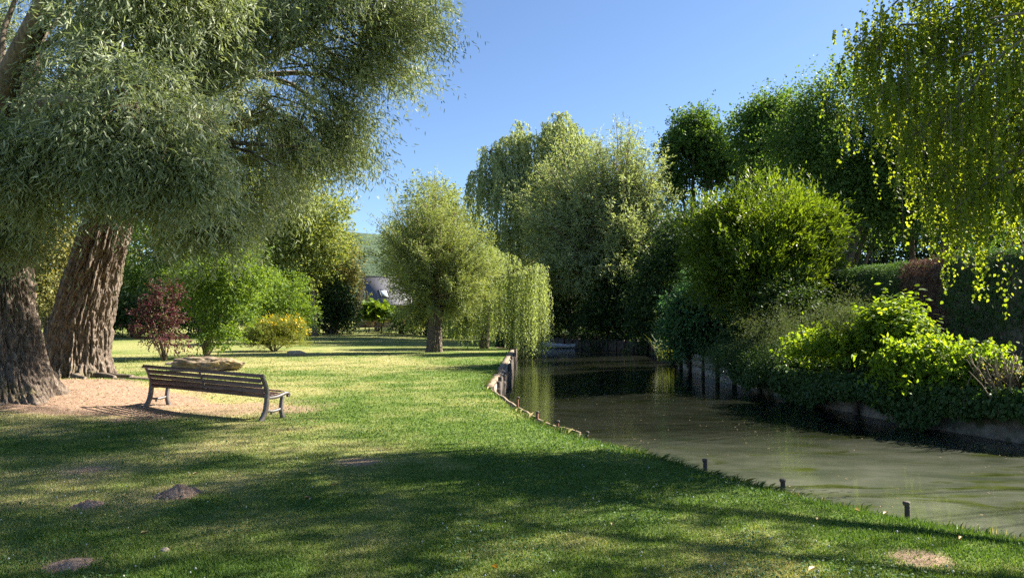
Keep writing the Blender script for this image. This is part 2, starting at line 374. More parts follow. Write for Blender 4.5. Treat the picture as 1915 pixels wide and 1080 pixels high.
def axis(parts):
    return np.unique(np.round(np.concatenate([np.linspace(a, b, int(n)) for a, b, n in parts]), 4))
def geo(a, b, n): return a*(b/a)**np.linspace(0, 1, n)
xs = np.unique(np.round(np.concatenate([-geo(16, 700, 26), np.arange(-16, -2, .2), np.arange(-2, 5.6, .08), np.arange(5.6, 12, .15), np.arange(12, 16, .4), geo(16, 700, 26)]), 4))
ys = np.unique(np.round(np.concatenate([-geo(4, 300, 14)[::-1], np.arange(-4, 4.4, .5), np.arange(4.4, 16, .08), np.arange(16, 48, .2), geo(48, 900, 50)]), 4))
GX, GY = np.meshgrid(xs, ys); gx, gy = GX.ravel(), GY.ravel()
dirt, dry, sd, far = fields(gx, gy)
gz = height(gx, gy, sd, far)
nx, ny = len(xs), len(ys)
ii = (np.arange(ny-1)[:, None]*nx+np.arange(nx-1)[None, :]).ravel()
loops = np.stack([ii, ii+1, ii+nx+1, ii+nx], 1).ravel()
def lawn_mat():
    m, nt, out = new_mat('lawn_ground'); L = nt.links.new
    tc = N(nt, 'ShaderNodeTexCoord')
    def nse(s, d=5): n = N(nt, 'ShaderNodeTexNoise', Scale=s, Detail=d, Roughness=.65); L(tc.outputs['Object'], n.inputs['Vector']); return n.outputs['Fac']
    g = ramp(nt, nse(9, 8), [(.3, (.045, .085, .016)), (.5, (.095, .15, .028)), (.72, (.17, .20, .05))])
    s = ramp(nt, nse(14, 8), [(.3, (.17, .18, .065)), (.5, (.27, .26, .10)), (.72, (.38, .335, .165))])
    e = ramp(nt, nse(18, 9), [(.28, (.13, .08, .055)), (.5, (.275, .185, .13)), (.75, (.44, .32, .235))])
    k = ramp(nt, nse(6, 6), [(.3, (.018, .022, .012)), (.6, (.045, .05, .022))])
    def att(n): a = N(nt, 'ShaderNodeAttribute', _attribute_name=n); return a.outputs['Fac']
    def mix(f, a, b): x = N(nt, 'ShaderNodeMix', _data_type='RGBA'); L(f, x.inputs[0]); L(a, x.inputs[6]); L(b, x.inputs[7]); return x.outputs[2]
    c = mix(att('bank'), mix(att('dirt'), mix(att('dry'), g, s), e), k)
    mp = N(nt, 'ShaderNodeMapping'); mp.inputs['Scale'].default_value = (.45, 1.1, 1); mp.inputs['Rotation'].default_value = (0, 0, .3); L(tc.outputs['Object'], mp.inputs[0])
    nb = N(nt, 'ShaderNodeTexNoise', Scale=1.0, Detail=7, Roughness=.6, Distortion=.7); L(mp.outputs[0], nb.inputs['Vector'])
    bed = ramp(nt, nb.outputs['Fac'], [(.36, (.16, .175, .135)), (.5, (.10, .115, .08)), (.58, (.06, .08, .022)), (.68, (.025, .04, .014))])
    c = mix(att('depth_shade'), mix(att('bed'), c, bed), k)  # far bed colour darkened to carry the shade lying over the far water
    p = N(nt, 'ShaderNodeBsdfPrincipled', Roughness=.95); p.inputs['Specular IOR Level'].default_value = .1; L(c, p.inputs['Base Color'])
    b = N(nt, 'ShaderNodeBump', Strength=.9, Distance=.03); L(nse(40, 6), b.inputs['Height']); L(b.outputs[0], p.inputs['Normal'])
    L(p.outputs[0], out.inputs[0]); return m
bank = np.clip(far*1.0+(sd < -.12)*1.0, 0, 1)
lawn = mesh_np('lawn', np.stack([gx, gy, gz], 1), np.full(len(ii), 4), loops, lawn_mat(), None, {'dirt': dirt, 'dry': dry*(1-sstep(40, 50, gy)*.2), 'bank': bank, 'bed': 1.0*(sd < -.14), 'depth_shade': (sd < -.14)*sstep(11.5, 16, gy)}, True)
tag(lawn, 'mown lawn with dry straw coloured patches beside the pond', None, None, 'structure')

def water_mat():
    m, nt, out = new_mat('pond_water'); L = nt.links.new
    tc = N(nt, 'ShaderNodeTexCoord')
    def nse(sc, d=4, rot=0.0, rough=.55, dis=0.0):
        mp = N(nt, 'ShaderNodeMapping'); mp.inputs['Scale'].default_value = sc; mp.inputs['Rotation'].default_value = (0, 0, rot)
        L(tc.outputs['Object'], mp.inputs[0]); n = N(nt, 'ShaderNodeTexNoise', Scale=1, Detail=d, Roughness=rough, Distortion=dis); L(mp.outputs[0], n.inputs['Vector']); return n.outputs['Fac']
    silt = ramp(nt, nse((.8, 1.6, 1), 6, .25, .6, .4), [(.32, (.072, .088, .058)), (.5, (.122, .138, .096)), (.68, (.175, .184, .14))])
    weed = ramp(nt, nse((2.2, 5, 1), 6, .25), [(.3, (.035, .05, .014)), (.6, (.09, .115, .024))])
    f = ramp(nt, nse((.42, 1.3, 1), 9, .3, .62, 1.3), [(.55, (0, 0, 0)), (.65, (1, 1, 1))])
    mx = N(nt, 'ShaderNodeMix', _data_type='RGBA'); L(f, mx.inputs[0]); L(silt, mx.inputs[6]); L(weed, mx.inputs[7])
    d0 = N(nt, 'ShaderNodeBsdfDiffuse'); L(mx.outputs[2], d0.inputs[0])
    tr = N(nt, 'ShaderNodeBsdfTransparent'); tr.inputs[0].default_value = (.60, .74, .56, 1)
    d = N(nt, 'ShaderNodeMixShader'); sp = N(nt, 'ShaderNodeSeparateXYZ'); L(tc.outputs['Object'], sp.inputs[0]); dp = N(nt, 'ShaderNodeMapRange'); dp.inputs[1].default_value = 10.5; dp.inputs[2].default_value = 15; dp.inputs[3].default_value = .54; dp.inputs[4].default_value = .10; L(sp.outputs['Y'], dp.inputs[0]); L(dp.outputs[0], d.inputs[0]); L(tr.outputs[0], d.inputs[1]); L(d0.outputs[0], d.inputs[2])
    g = N(nt, 'ShaderNodeBsdfGlossy', Roughness=.015)
    b = N(nt, 'ShaderNodeBump', Strength=.16, Distance=.012); L(nse((5, 19, 1), 3, .15), b.inputs['Height'])
    b2 = N(nt, 'ShaderNodeBump', Strength=.12, Distance=.05); L(nse((.7, 2.0, 1), 2, .1), b2.inputs['Height']); L(b.outputs[0], b2.inputs['Normal'])
    L(b2.outputs[0], g.inputs['Normal'])
    fr = N(nt, 'ShaderNodeFresnel', IOR=1.33); L(b2.outputs[0], fr.inputs['Normal'])
    s = N(nt, 'ShaderNodeMixShader'); L(fr.outputs[0], s.inputs[0]); L(d.outputs[0], s.inputs[1]); L(g.outputs[0], s.inputs[2]); L(s.outputs[0], out.inputs[0])
    return m
wx = [(-3, -14), (32, -14), (32, 64), (-3, 64)]
water = mesh_np('water', [(x, y, WATER) for x, y in wx], [4], [0, 1, 2, 3], water_mat())
tag(water, 'still pond water, murky near the lawn and dark beyond', None, None, 'structure')
# wooded hill on the horizon
hx = np.linspace(-260, 60, 60); hy = np.linspace(230, 420, 30); HX, HY = np.meshgrid(hx, hy); hx_, hy_ = HX.ravel(), HY.ravel()
hz = 42*np.exp(-((hx_+80)/120)**2)*sstep(230, 330, hy_)+5*(fbm(hx_*.08, hy_*.08, 0, 9, 4)-.3)*sstep(230, 260, hy_)-1
ih = (np.arange(29)[:, None]*60+np.arange(59)[None, :]).ravel()
hill = mesh_np('hill', np.stack([hx_, hy_, hz], 1), np.full(len(ih), 4), np.stack([ih, ih+1, ih+61, ih+60], 1).ravel(), solid_mat('hill_woods', [(.03, .055, .03), (.06, .095, .05), (.09, .13, .07)], (.25, .25, .25), 1, 1, 8, 2), None, None, True)
tag(hill, 'low wooded hill on the horizon', None, None, 'structure')

# ------------------------------------------------------------------ grass blades and clover
def grass():
    n = 760000
    u = rng.random(n); a = -.5; y0, y1 = 4.1, 46.0
    y = (y0**a+u*(y1**a-y0**a))**(1/a)
    x = (rng.random(n)*2-1)*(.82*y+1.4)
    di, dr, s, fr = fields(x, y)
    k = (s > -.06) & (~fr) & (rng.random(n) > sstep(24, 45, y)) & (rng.random(n) > di*.93) & (np.hypot(x-T1[0], y-T1[1]) > .8)
    x, y, di, dr, s = x[k], y[k], di[k], dr[k], s[k]; n = len(x)
    z = height(x, y)
    tuft = fbm(x*3, y*3, 0, 31, 2)
    h = (1+.012*np.clip(y-12, 0, 40))*(.012+.022*rng.random(n)+.022*np.clip(tuft-.45, 0, 1))*(1-.25*dr)*(1+1.1*np.exp(-np.abs(s)/.16))
    w = (.0035+.003*rng.random(n))*np.clip(y/6.5, 1, 5.5)
    a = rng.random(n)*6.283; lean = .2+.9*rng.random(n)
    D = nz(np.stack([np.cos(a)*lean, np.sin(a)*lean, np.ones(n)], 1)); b = a+1.57+rng.normal(size=n)*.8
    S = np.stack([np.cos(b), np.sin(b), 0*b], 1)
    P = np.stack([x, y, z-.004], 1)
    V = np.stack([P-S*w[:, None], P+S*w[:, None], P+D*h[:, None]*1.25], 1).reshape(-1, 3)
    r = np.clip(.10+.62*dr+.42*(rng.random(n)-.4)+.25*di, 0, 1)
    o = mesh_np('grass', V, np.full(n, 3), np.arange(3*n), M['grass'], None, {'rnd': np.repeat(r, 3)})
    tag(o, 'short mown grass blades with dry stems', None, None, 'stuff')
    # long uncut blades that hang over the water's edge
    n = 16000; s_ = plen(NEAR[3:14])*rng.random(n); q = along(NEAR[3:14], s_); q2 = along(NEAR[3:14], s_+.05); tt = nz(q2-q); nn = np.stack([tt[:, 1], -tt[:, 0]], 1)
    k = fbm(s_*1.1, 0*s_, 0, 87, 3)+.25*rng.random(n) > .56; q, nn, s_ = q[k], nn[k], s_[k]; n = len(q); o_ = -.06+.19*rng.random(n); x = q[:, 0]+nn[:, 0]*o_; y = q[:, 1]+nn[:, 1]*o_
    h = (.05+.11*rng.random(n))*(.5+fbm(s_*2.3, 0*s_, 0, 88, 2)); D = nz(np.concatenate([nn*(.15+.9*rng.random((n, 1)))+rng.normal(size=(n, 2))*.35, np.ones((n, 1))], 1)); z = np.maximum(height(x, y), -.30)
    P = np.stack([x, y, z-.02], 1); S = nz(np.cross(D, rng.normal(size=(n, 3)))); w = .003+.003*rng.random(n); m_ = P+D*h[:, None]*.6; tip = P+D*h[:, None]+np.concatenate([nn*.35, -.25*np.ones((n, 1))], 1)*h[:, None]
    V = np.stack([P-S*w[:, None], P+S*w[:, None], m_+S*w[:, None]*.8, tip, m_-S*w[:, None]*.8], 1).reshape(-1, 3)
    o = mesh_np('bank_grass', V, np.full(n, 5), np.arange(5*n), M['grass'], None, {'rnd': np.repeat(np.clip(rng.random(n)**1.6*.9, 0, 1), 5)}); tag(o, 'uncut grass hanging over the water edge', None, None, 'stuff')
    n = 26000; y = (4.3**-.8+rng.random(n)*(16.**-.8-4.3**-.8))**-1.25; x = (rng.random(n)*2-1)*.78*y; di, dr, s, fr = fields(x, y); cl = fbm(x*.9, y*.9, 0, 77, 3)
    k = (s > .1) & (~fr) & (cl > .50+.08*rng.random(n)) & (di < .3); x, y = x[k], y[k]; n = len(x); a = rng.random(n)*6.283
    P = np.stack([x, y, height(x, y)+.016+.022*rng.random(n)], 1); D = nz(np.stack([np.cos(a), np.sin(a), .3*rng.normal(size=n)], 1)); sz = (.013+.012*rng.random(n))*np.clip(y/7, 1, 2)
    LV = Leaves(); LV.add(leaves(P, D, nz(rng.normal(size=(n, 3))*.4+[0, 0, 1]), sz, sz*1.0, rng.random(n), BROAD)); o = LV.build('clover_leaves', M['cloverleaf']); tag(o, 'dark clover leaf patches in the lawn', None, None, 'stuff')
    n = 420
    y = (4.3**-1+rng.random(n)*(14.**-1-4.3**-1))**-1; x = (rng.random(n)*2-1)*.75*y
    s, fr = pond_sd(x, y); cl = fbm(x*.8, y*.8, 0, 77, 2)
    k = (s > .15) & (~fr) & (cl > .47); x, y = x[k], y[k]; z = height(x, y)
    mb = MB()
    for q in range(len(x)):
        r = .0045+.0045*random.random(); c = np.array([x[q], y[q], z[q]+.035+.015*random.random()])
        mb.tube([c-[0, 0, r], c-[0, 0, .3*r], c+[0, 0, .5*r], c+[0, 0, r]], [r*.5, r, r*.85, r*.3], 6)
    o = mb.build('clover', M['clover'], None, True); tag(o, 'white clover flower heads scattered in the grass', None, None, 'stuff')

# ------------------------------------------------------------------ the two old willows
def bark_trunk(mb_name, pts, rad, parent, off, flare=1.0, nu=440, nv=340, amp=.065, seed=0):
    pts = np.array(pts, float); rad = np.array(rad, float); k = len(pts)
    t = np.linspace(0, 1, nv); tk = np.linspace(0, 1, k)
    def sp(v):   # smooth interpolation
        s = np.interp(t, tk, v); ker = np.ones(15)/15; return np.convolve(np.pad(s, 7, mode='reflect', reflect_type='odd'), ker, 'valid')
    P = np.stack([sp(pts[:, i]) for i in range(3)], 1); rr = sp(rad)
    a = np.linspace(0, 2*math.pi, nu, endpoint=False)
    A, Hh = np.meshgrid(a, P[:, 2]-P[0, 2])
    ca, sa = np.cos(A), np.sin(A)
    rid = fbm(ca*3.6+5, sa*3.6+5, Hh*.9, seed, 2)
    fx = fbm(ca*8.5+rid*2.0, sa*8.5, Hh*1.25+rid, seed+4, 3)
    fine = fbm(ca*22, sa*22, Hh*9, seed+9, 2); blk = fbm(ca*6+rid, sa*6, Hh*4.2, seed+6, 3)
    fis = 1-np.abs(2*fx-1)*3.2
    fl = 1+flare*np.exp(-Hh/.42)*(.30+.42*np.clip(noise(ca*2.2+9, sa*2.2+9, Hh*.35, seed+2)-.25, 0, 1)*1.6)
    r = rr[:, None]*fl*(1+.16*(rid-.5))+amp*(.5-np.clip(fis, -.2, 1))*1.3+amp*.9*(fine-.5)-amp*.5*np.clip(1-np.abs(2*blk-1)*5, 0, 1)
    V = np.stack([P[:, 0:1]+ca*r, P[:, 1:2]+sa*r, np.broadcast_to(P[:, 2:3], r.shape)], -1).reshape(-1, 3)
    i = (np.arange(nv-1)[:, None]*nu+np.arange(nu)[None, :]); j = (np.arange(nv-1)[:, None]*nu+(np.arange(nu)[None, :]+1) % nu)
    lp = np.stack([i, j, j+nu, i+nu], -1).ravel()
    return mesh_np(mb_name, V, np.full((nv-1)*nu, 4), lp, M['bark'], parent, None, True, off)

def willow(name, label, base, tpts, trad, lobes, n, low_lobes, seed, limb_paths=(), boughs=()):
    b = np.array([base[0], base[1], H(*base)-.12]); t = thing(name, label, 'tree', b)
    bark_trunk('trunk', tpts, trad, t, b, 1.0, seed=seed)
    kw = dict(up=-.1, out=.75, rd=.55, droop=.5, spread=.55, hang=.3, shell=.5, thin=.49, nscale=1.0, upn=.5, prof=LANCE)
    LV, C, ci = crown(lobes, n, .27, 13, 12, .52, .11, .0215, **kw)
    if low_lobes: crown(low_lobes, int(n*.22), .27, 13, 12, .52, .11, .0215, LV=LV, **kw)
    mb = MB(); top = np.array(tpts[-1], float)
    for bp in boughs:
        q = [at(*v) for v in bp]; TP = q[-1]+rng.normal(size=(5, 3))*[.25, .5, .2]; shoot_crown(q[0], TP, .15, 16, 4, .55, 12, .105, .021, .10, .6, .4, .55, .3, .5, LANCE, .16, mb, .022, .3, .06, LV)
    limbs(mb, top, lobes, C, ci, .42, 7, 7, .5)
    for p, r0, r1 in limb_paths:
        p = np.array(p); mb.tube(np.stack([np.interp(np.linspace(0, 1, 12), np.linspace(0, 1, len(p)), p[:, i]) for i in range(3)], 1), np.linspace(r0, r1, 12), 9, True, .15)
    mb.build('limbs', M['bark2'], t, True, b)
    # bare shoots that carry the leaves
    tw = MB()
    for q in range(0, len(C), 3):
        c = C[q]; d = rdir(1)[0]; d[2] = -.2; e = c+d*.8; tw.tube(bez(c, c+d*.45+[0, 0, .12], e-[0, 0, .2], 4), [.010, .008, .006, .003], 3, False)
    tw.build('shoots', M['stem'], t, False, b)
    LV.build('crown', M['willow'], t, b)
    return t
g1, g2 = H(*T1), H(*T2)
w1 = willow('willow_tree', 'old willow with massive fissured trunk at the left edge of the lawn', T1,
    [(T1[0], T1[1], g1-.2), (T1[0]-.12, T1[1], .9), (T1[0]-.25, T1[1]+.05, 1.9), (T1[0]-.36, 14.3, 2.8), (T1[0]-.4, 14.4, 3.7), (-9.95, 14.6, 5.2)],
    [.76, .66, .60, .55, .48, .35],
    [lobe(-140, 250, 13, 150), lobe(0, 340, 12.8, 90, 55), lobe(110, 215, 13, 95, 66), lobe(120, -90, 14, 150, 75), lobe(-60, 40, 15, 90, 110), lobe(280, -40, 11.5, 190, 140), lobe(230, 210, 10.5, 130, 120), lobe(330, 60, 12.0, 140, 120)],
    900, [lobe(10, 400, 12.6, 60, 26), lobe(50, 290, 11, 75, 48)], 3,
    [([at(-55, 420, 14.4), at(-25, 250, 13.4), at(25, 125, 12.8), at(95, -10, 12.2), at(190, -120, 11.8)], .27, .13), ([at(20, 130, 12.8), at(120, 60, 12.6), at(230, 30, 12.6), at(330, -20, 12.6)], .06, .02), ([at(-20, 230, 13.4), at(60, 190, 13.2), at(150, 160, 13), at(240, 150, 12.6)], .07, .02), ([at(0, 180, 13.2), at(5, 60, 13.4), at(40, -30, 13.6)], .08, .03)])
w2 = willow('willow_tree', 'leaning old willow with sunlit bark, its leaves spreading over the bench', T2,
    [(T2[0], T2[1], g2-.2), (T2[0]+.05, T2[1], .9), (T2[0]+.15, T2[1]-.05, 1.8), (T2[0]+.52, T2[1]-.15, 3.1), (T2[0]+.9, T2[1]-.3, 4.2), (T2[0]+1.35, T2[1]-.5, 5.4)],
    [.76, .69, .67, .60, .51, .44],
    [lobe(330, 130, 13.5, 200, 190), lobe(500, 90, 14, 165, 150), lobe(575, 80, 14.5, 112, 100), lobe(640, -15, 14, 80, 55), lobe(420, 245, 12.5, 165, 120), lobe(550, 225, 14.5, 105, 95), lobe(610, 200, 15, 60, 60), lobe(300, 255, 11.5, 110, 75), lobe(420, 305, 13.5, 90, 60), lobe(480, -60, 13, 260, 120), lobe(200, 215, 15, 165, 135), lobe(545, 290, 16.5, 70, 45)],
    1600, [lobe(335, 318, 10.5, 50, 32), lobe(385, 390, 12.5, 30, 30), lobe(240, 285, 11, 60, 40)], 17, (),
    [[(q0, q1, dd), (q2, q3, dd+.4)] for q0, q1, q2, q3, dd in ((640, 20, 795, 55, 14), (660, -40, 780, 20, 14.3), (615, 80, 750, 110, 14.2), (575, 110, 680, 150, 14.6), (565, 150, 685, 215, 14.5), (555, 200, 645, 240, 15), (565, 230, 670, 280, 14.8), (535, 250, 605, 310, 15), (515, 270, 555, 345, 15.5), (640, 0, 740, -40, 14), (470, 350, 465, 400, 13.5), (380, 350, 378, 440, 12.5), (300, 300, 290, 350, 11.2), (655, 50, 720, 85, 14), (620, 50, 750, 20, 14))])

# ------------------------------------------------------------------ bench
def make_bench():
    a = np.array([-6.90, 14.25]); b = np.array([-4.25, 12.98])
    c = (a+b)/2; rz = math.atan2(b[1]-a[1], b[0]-a[0]); Lh = np.linalg.norm(b-a)/2
    gz = min(H(*a), H(*b)); slope = math.atan2(H(*b)-H(*a), 2*Lh)
    t = thing('park_bench', 'long slatted wooden bench with cast iron ends under the old willow', 'bench', (c[0], c[1], (H(*a)+H(*b))/2-.015), rz)
    t.rotation_euler = (0, -slope, rz)
    def bar(mb, pts, w, x, hx=.028):
        pts = np.array(pts, float)
        for _ in range(2):
            q = [pts[0]]
            for i in range(len(pts)-1): q += [pts[i]*.75+pts[i+1]*.25, pts[i]*.25+pts[i+1]*.75]
            pts = np.array(q+[pts[-1]])
        T = nz(np.gradient(pts, axis=0)); Nn = np.stack([-T[:, 1], T[:, 0]], 1)
        ww = np.interp(np.linspace(0, 1, len(pts)), np.linspace(0, 1, len(np.atleast_1d(w))), np.atleast_1d(w))[:, None]
        Lf, Rt = pts+Nn*ww/2, pts-Nn*ww/2; k = len(pts); V = []
        for P, xx in ((Lf, -1), (Rt, -1), (Rt, 1), (Lf, 1)): V += [(x+xx*hx, p[0], p[1]) for p in P]
        Fs = [(s*k+i, ((s+1) % 4)*k+i, ((s+1) % 4)*k+i+1, s*k+i+1) for s in range(4) for i in range(k-1)]
        Fs += [(0, 3*k, 2*k, k), (k-1, 2*k-1, 3*k-1, 4*k-1)]
        mb.add(V, Fs)
    back = [(-.13, .40), (-.12, .50), (-.17, .64), (-.25, .80)]
    for s in (-1, 1):
        mb = MB(); x = s*(Lh+.0)
        bar(mb, [(-.25, 0), (-.19, .08), (-.135, .20), (-.115, .42), (-.115, .50), (-.17, .64), (-.235, .77), (-.262, .815)], [.095, .075, .075, .07, .06, .055, .06], x)
        bar(mb, [(.30, 0), (.26, .08), (.235, .18), (.25, .33), (.265, .40)], [.085, .065, .06, .06], x, .026)
        bar(mb, [(-.13, .405), (.05, .395), (.20, .415), (.33, .455), (.41, .445), (.425, .405), (.385, .39)], [.05, .05, .055, .05, .04, .035], x, .027)
        bar(mb, [(-.16, .185), (.05, .15), (.25, .185)], [.045, .04, .045], x, .022)
        bar(mb, [(.0, .165), (.0, .1)], [.03, .02], x, .015)
        mb.build('end_frame', M['iron'], t)
    mb = MB()
    sl = [((-.292, .800), .062, .028, -.95), ((-.232, .705), .074, .02, -1.05), ((-.197, .615), .074, .02, -1.15), ((-.165, .525), .084, .02, -1.25), ((-.135, .440), .074, .02, -1.45)]
    for (y, z), w, th, an in sl:
        ca, sa = math.cos(an), math.sin(an)
        rot = np.array([[1, 0, 0], [0, ca, sa], [0, -sa, ca]])
        ln = Lh+(.05 if z > .78 else -.03)
        mb.box((0, y, z), (ln, w/2, th/2), rot, .005)
    mb.build('backrest', M['slat'], t)
    mb = MB()
    for i, (y, z) in enumerate([(-.05, .428), (.035, .427), (.12, .434), (.205, .450), (.29, .480)]):
        mb.box((0, y, z+.006), (Lh-.03, .034, .012), None, .004)
    mb.build('seat', M['slat'], t)
    mb = MB(); bar(mb, [(-.10, .40), (-.150, .455), (-.19, .55), (-.245, .68), (-.30, .79)], [.02, .016, .016], 0, .022); mb.build('centre_strap', M['iron'], t)
make_bench()

# ------------------------------------------------------------------ rocks, molehill, stones, fallen leaves
def rocky(name, label, cat, c, r, mat, seed, n=40, amp=.3, flat=1.0, layer=0.0):
    u = np.linspace(0, math.pi, n); v = np.linspace(0, 2*math.pi, 2*n, endpoint=False)
    U, Vv = np.meshgrid(u, v, indexing='ij'); d = np.stack([np.sin(U)*np.cos(Vv), np.sin(U)*np.sin(Vv), np.cos(U)], -1)
    sg = np.sign(d)*np.abs(d)**flat
    k = 1+amp*(fbm(d[..., 0]*1.8+seed, d[..., 1]*1.8, d[..., 2]*1.8, seed, 4)-.5)*2+layer*(noise(d[..., 2]*9+seed, d[..., 0]*1.2, d[..., 1]*1.2, seed+3)-.5)
    V = (sg*k[..., None]*np.array(r)).reshape(-1, 3); m = 2*n
    i = (np.arange(n-1)[:, None]*m+np.arange(m)[None, :]); j = (np.arange(n-1)[:, None]*m+(np.arange(m)[None, :]+1) % m)
    o = mesh_np(name, V, np.full((n-1)*m, 4), np.stack([i, i+m, j+m, j], -1).ravel(), M[mat], None, None, True)
    o.location = [float(q) for q in c]; return tag(o, label, cat)
p = at(390, 690, 25.3); rocky('boulder', 'long pale layered boulder lying behind the bench', 'rock', (p[0], p[1], .18), (1.1, .5, .33), 'rock', 31, 90, .42, .92, .07)
p = at(545, 660, 36.5); rocky('stone', 'small grey stone at the foot of the yellow flowered bush', 'stone', (p[0]+.2, p[1], .08), (.45, .3, .17), 'stone', 8, 20)
p = at(310, 676, 29); rocky('stone', 'flat pinkish stone under the purple leaved shrub', 'stone', (p[0]+.5, p[1], .03), (.5, .3, .09), 'stone', 12, 20)
p = at(308, 1028, 2392/430); rocky('stone', 'little brown stone on the shaded grass near the bottom edge', 'stone', (p[0], p[1], .02), (.035, .03, .026), 'stone', 15, 14)
p = at(333, 925, 2392/325)
def molehill(c, r, h, label, seed):
    n = 60; g = np.linspace(-1.3, 1.3, n); X, Y = np.meshgrid(g, g); rr = np.hypot(X, Y)+.35*(fbm(X*1.5+seed, Y*1.5, 0, seed, 3)-.5)
    Z = h*np.clip(1-rr, -.35, 1)**1.0*1.1+.55*h*(fbm(X*7, Y*7, 0, seed+1, 3)-.5)
    x = c[0]+X.ravel()*r; y = c[1]+Y.ravel()*r
    V = np.stack([X.ravel()*r, Y.ravel()*r, np.maximum(Z.ravel(), -.06)], 1)
    i = (np.arange(n-1)[:, None]*n+np.arange(n-1)[None, :]).ravel()
    o = mesh_np('molehill', V, np.full(len(i), 4), np.stack([i, i+1, i+n+1, i+n], 1).ravel(), M['soil'], None, None, True)
    o.location = (float(c[0]), float(c[1]), H(c[0], c[1])+.005); tag(o, label, 'molehill')
molehill(p, .21, .10, 'crumbly brown molehill rising from the lawn in front of the bench', 4)
p = at(165, 945, 2392/345); molehill(p, .13, .05, 'low flattened molehill left of the taller one', 6)
p = at(130, 1053, 2392/456); molehill(p, .14, .03, 'pale flattened molehill close to the bottom left corner', 9)
FL = [(1520, 1070, 'tan curled leaf on the lawn near the bottom right edge', .5, .07), (925, 1064, 'yellow leaf lying on the lawn at the bottom centre', .0, .06), (1797, 1011, 'orange yellow leaf standing in the sunny grass patch', .0, .05), (1603, 960, 'pale yellow leaf left of the last iron stake', .4, .055), (1656, 952, 'cream leaf beside the last iron stake', .5, .05),
      (1530, 977, 'thin whitish leaf left of the last stake, further from the water', .6, .04), (365, 890, 'pale narrow willow leaf just above the molehill', .6, .07), (200, 950, 'pale narrow willow leaf right of the flattened molehill', .6, .07), (270, 1005, 'pale narrow willow leaf in the shaded grass above the little brown stone', .6, .06), (625, 910, 'pale narrow leaf on the grass right of the molehill', .6, .06), (575, 935, 'brown narrow leaf in the shade right of the molehill', 1., .06), (1145, 985, 'light straw leaf in the sunlit patch at the centre right', .5, .05)]
for px, py, lab, r, s in FL:
    q = at(px, py, 2392/(py-598)); z = H(q[0], q[1])+.035; a = random.random()*6.28
    prof = [(-.5, 0, .004), (-.2, .22, .012), (.2, .2, .010), (.5, 0, .002), (.2, -.2, .012), (-.2, -.22, .010)]
    wd = .35 if 'narrow' in lab else .9
    V = [(s*1.2*(x*math.cos(a)-y*wd*math.sin(a)), s*1.2*(x*math.sin(a)+y*wd*math.cos(a)), k*2+.006*random.random()) for x, y, k in prof]+[(0, 0, 0)]
    o = mesh_np('fallen_leaf', V, [3]*6, [i for k in range(6) for i in (6, k, (k+1) % 6)], M['fall'], None, {'rnd': [r]*7}); o.location = (float(q[0]), float(q[1]), z)
    tag(o, lab, 'leaf', 'fallen leaves on the lawn')
def litter():
    n = 9000; x = -13+10.5*rng.random(n); y = 11.4+8.6*rng.random(n); di = fields(x, y)[0]; k = rng.random(n) < di*.9+.04; x, y = x[k], y[k]; n = len(x); P = np.stack([x, y, height(x, y)+.008], 1)
    a = rng.random(n)*6.283; D = np.stack([np.cos(a), np.sin(a), .15*rng.normal(size=n)], 1); Nn = nz(rng.normal(size=(n, 3))*.35+[0, 0, 1]); sz = .03+.05*rng.random(n)
    LV = Leaves(); LV.add(leaves(P, nz(D), Nn, sz, sz*.26, rng.random(n), LANCE)); o = LV.build('leaf_litter', M['litter']); tag(o, 'dry willow leaf litter on the bare earth', None, None, 'stuff')
litter()
# roots by the leaning willow
mb = MB()
for q in range(7):
    a = -1.9+q*.42; b = np.array([T2[0]+1.0*math.cos(a), T2[1]+1.0*math.sin(a)]); e = b+np.array([math.cos(a+.2), math.sin(a+.2)])*(.7+.8*random.random())
    P = [(*(b*(1-s)+e*s+rng.normal(size=2)*.06), H(*(b*(1-s)+e*s))+.05*math.cos(s*2.6)+.02) for s in np.linspace(0, 1, 7)]
    mb.tube(P, np.linspace(.09, .02, 7), 7, True, .3)
o = mb.build('roots', M['bark2'], w2, True, w2.location)

# ------------------------------------------------------------------ pond edges
def along(P, s):
    P = np.array(P, float); d = np.concatenate([[0], np.cumsum(np.linalg.norm(np.diff(P, axis=0), axis=1))])
    x = np.interp(s, d, P[:, 0]); y = np.interp(s, d, P[:, 1]); return np.stack([np.atleast_1d(x), np.atleast_1d(y)], 1)
def plen(P): P = np.array(P, float); return float(np.sum(np.linalg.norm(np.diff(P, axis=0), axis=1)))
def strip_wall(mb, P, off, th, z0, z1, step=.6, jz=.02):
    """vertical board wall along the polyline, pushed 'off' to the right of travel"""
    s = np.linspace(0, plen(P), max(2, int(plen(P)/step))); Q = along(P, s); T = nz(np.gradient(Q, axis=0)); Nn = np.stack([T[:, 1], -T[:, 0]], 1)
    A, B = Q+Nn*off, Q+Nn*(off+th); k = len(Q); zz = z1+(rng.random(k)-.5)*jz; V = []
    for q, z in ((A, z0), (B, z0), (B, zz), (A, zz)): V += [(q[i, 0], q[i, 1], (z if np.isscalar(z) else z[i])) for i in range(k)]
    Fs = [(a*k+i, a*k+i+1, ((a+1) % 4)*k+i+1, ((a+1) % 4)*k+i) for a in range(4) for i in range(k-1)]
    Fs += [(0, k, 2*k, 3*k), (k-1, 4*k-1, 3*k-1, 2*k-1)]
    mb.add(V, Fs)
def post(mb, x, y, z0, z1, r, lean=.03):
    e = rng.normal(size=2)*lean; mb.tube([(x, y, z0), (x+e[0]*.5, y+e[1]*.5, (z0+z1)/2), (x+e[0], y+e[1], z1-.01), (x+e[0], y+e[1], z1)], [r*1.05, r, r*.97, r*.8], 10, True, .18)
LB = [(.03, 15.0), (-.73, 19.3), (-.5, 26), (-.22, 38.6), (-.06, 44), (-1.2, 46.5)]
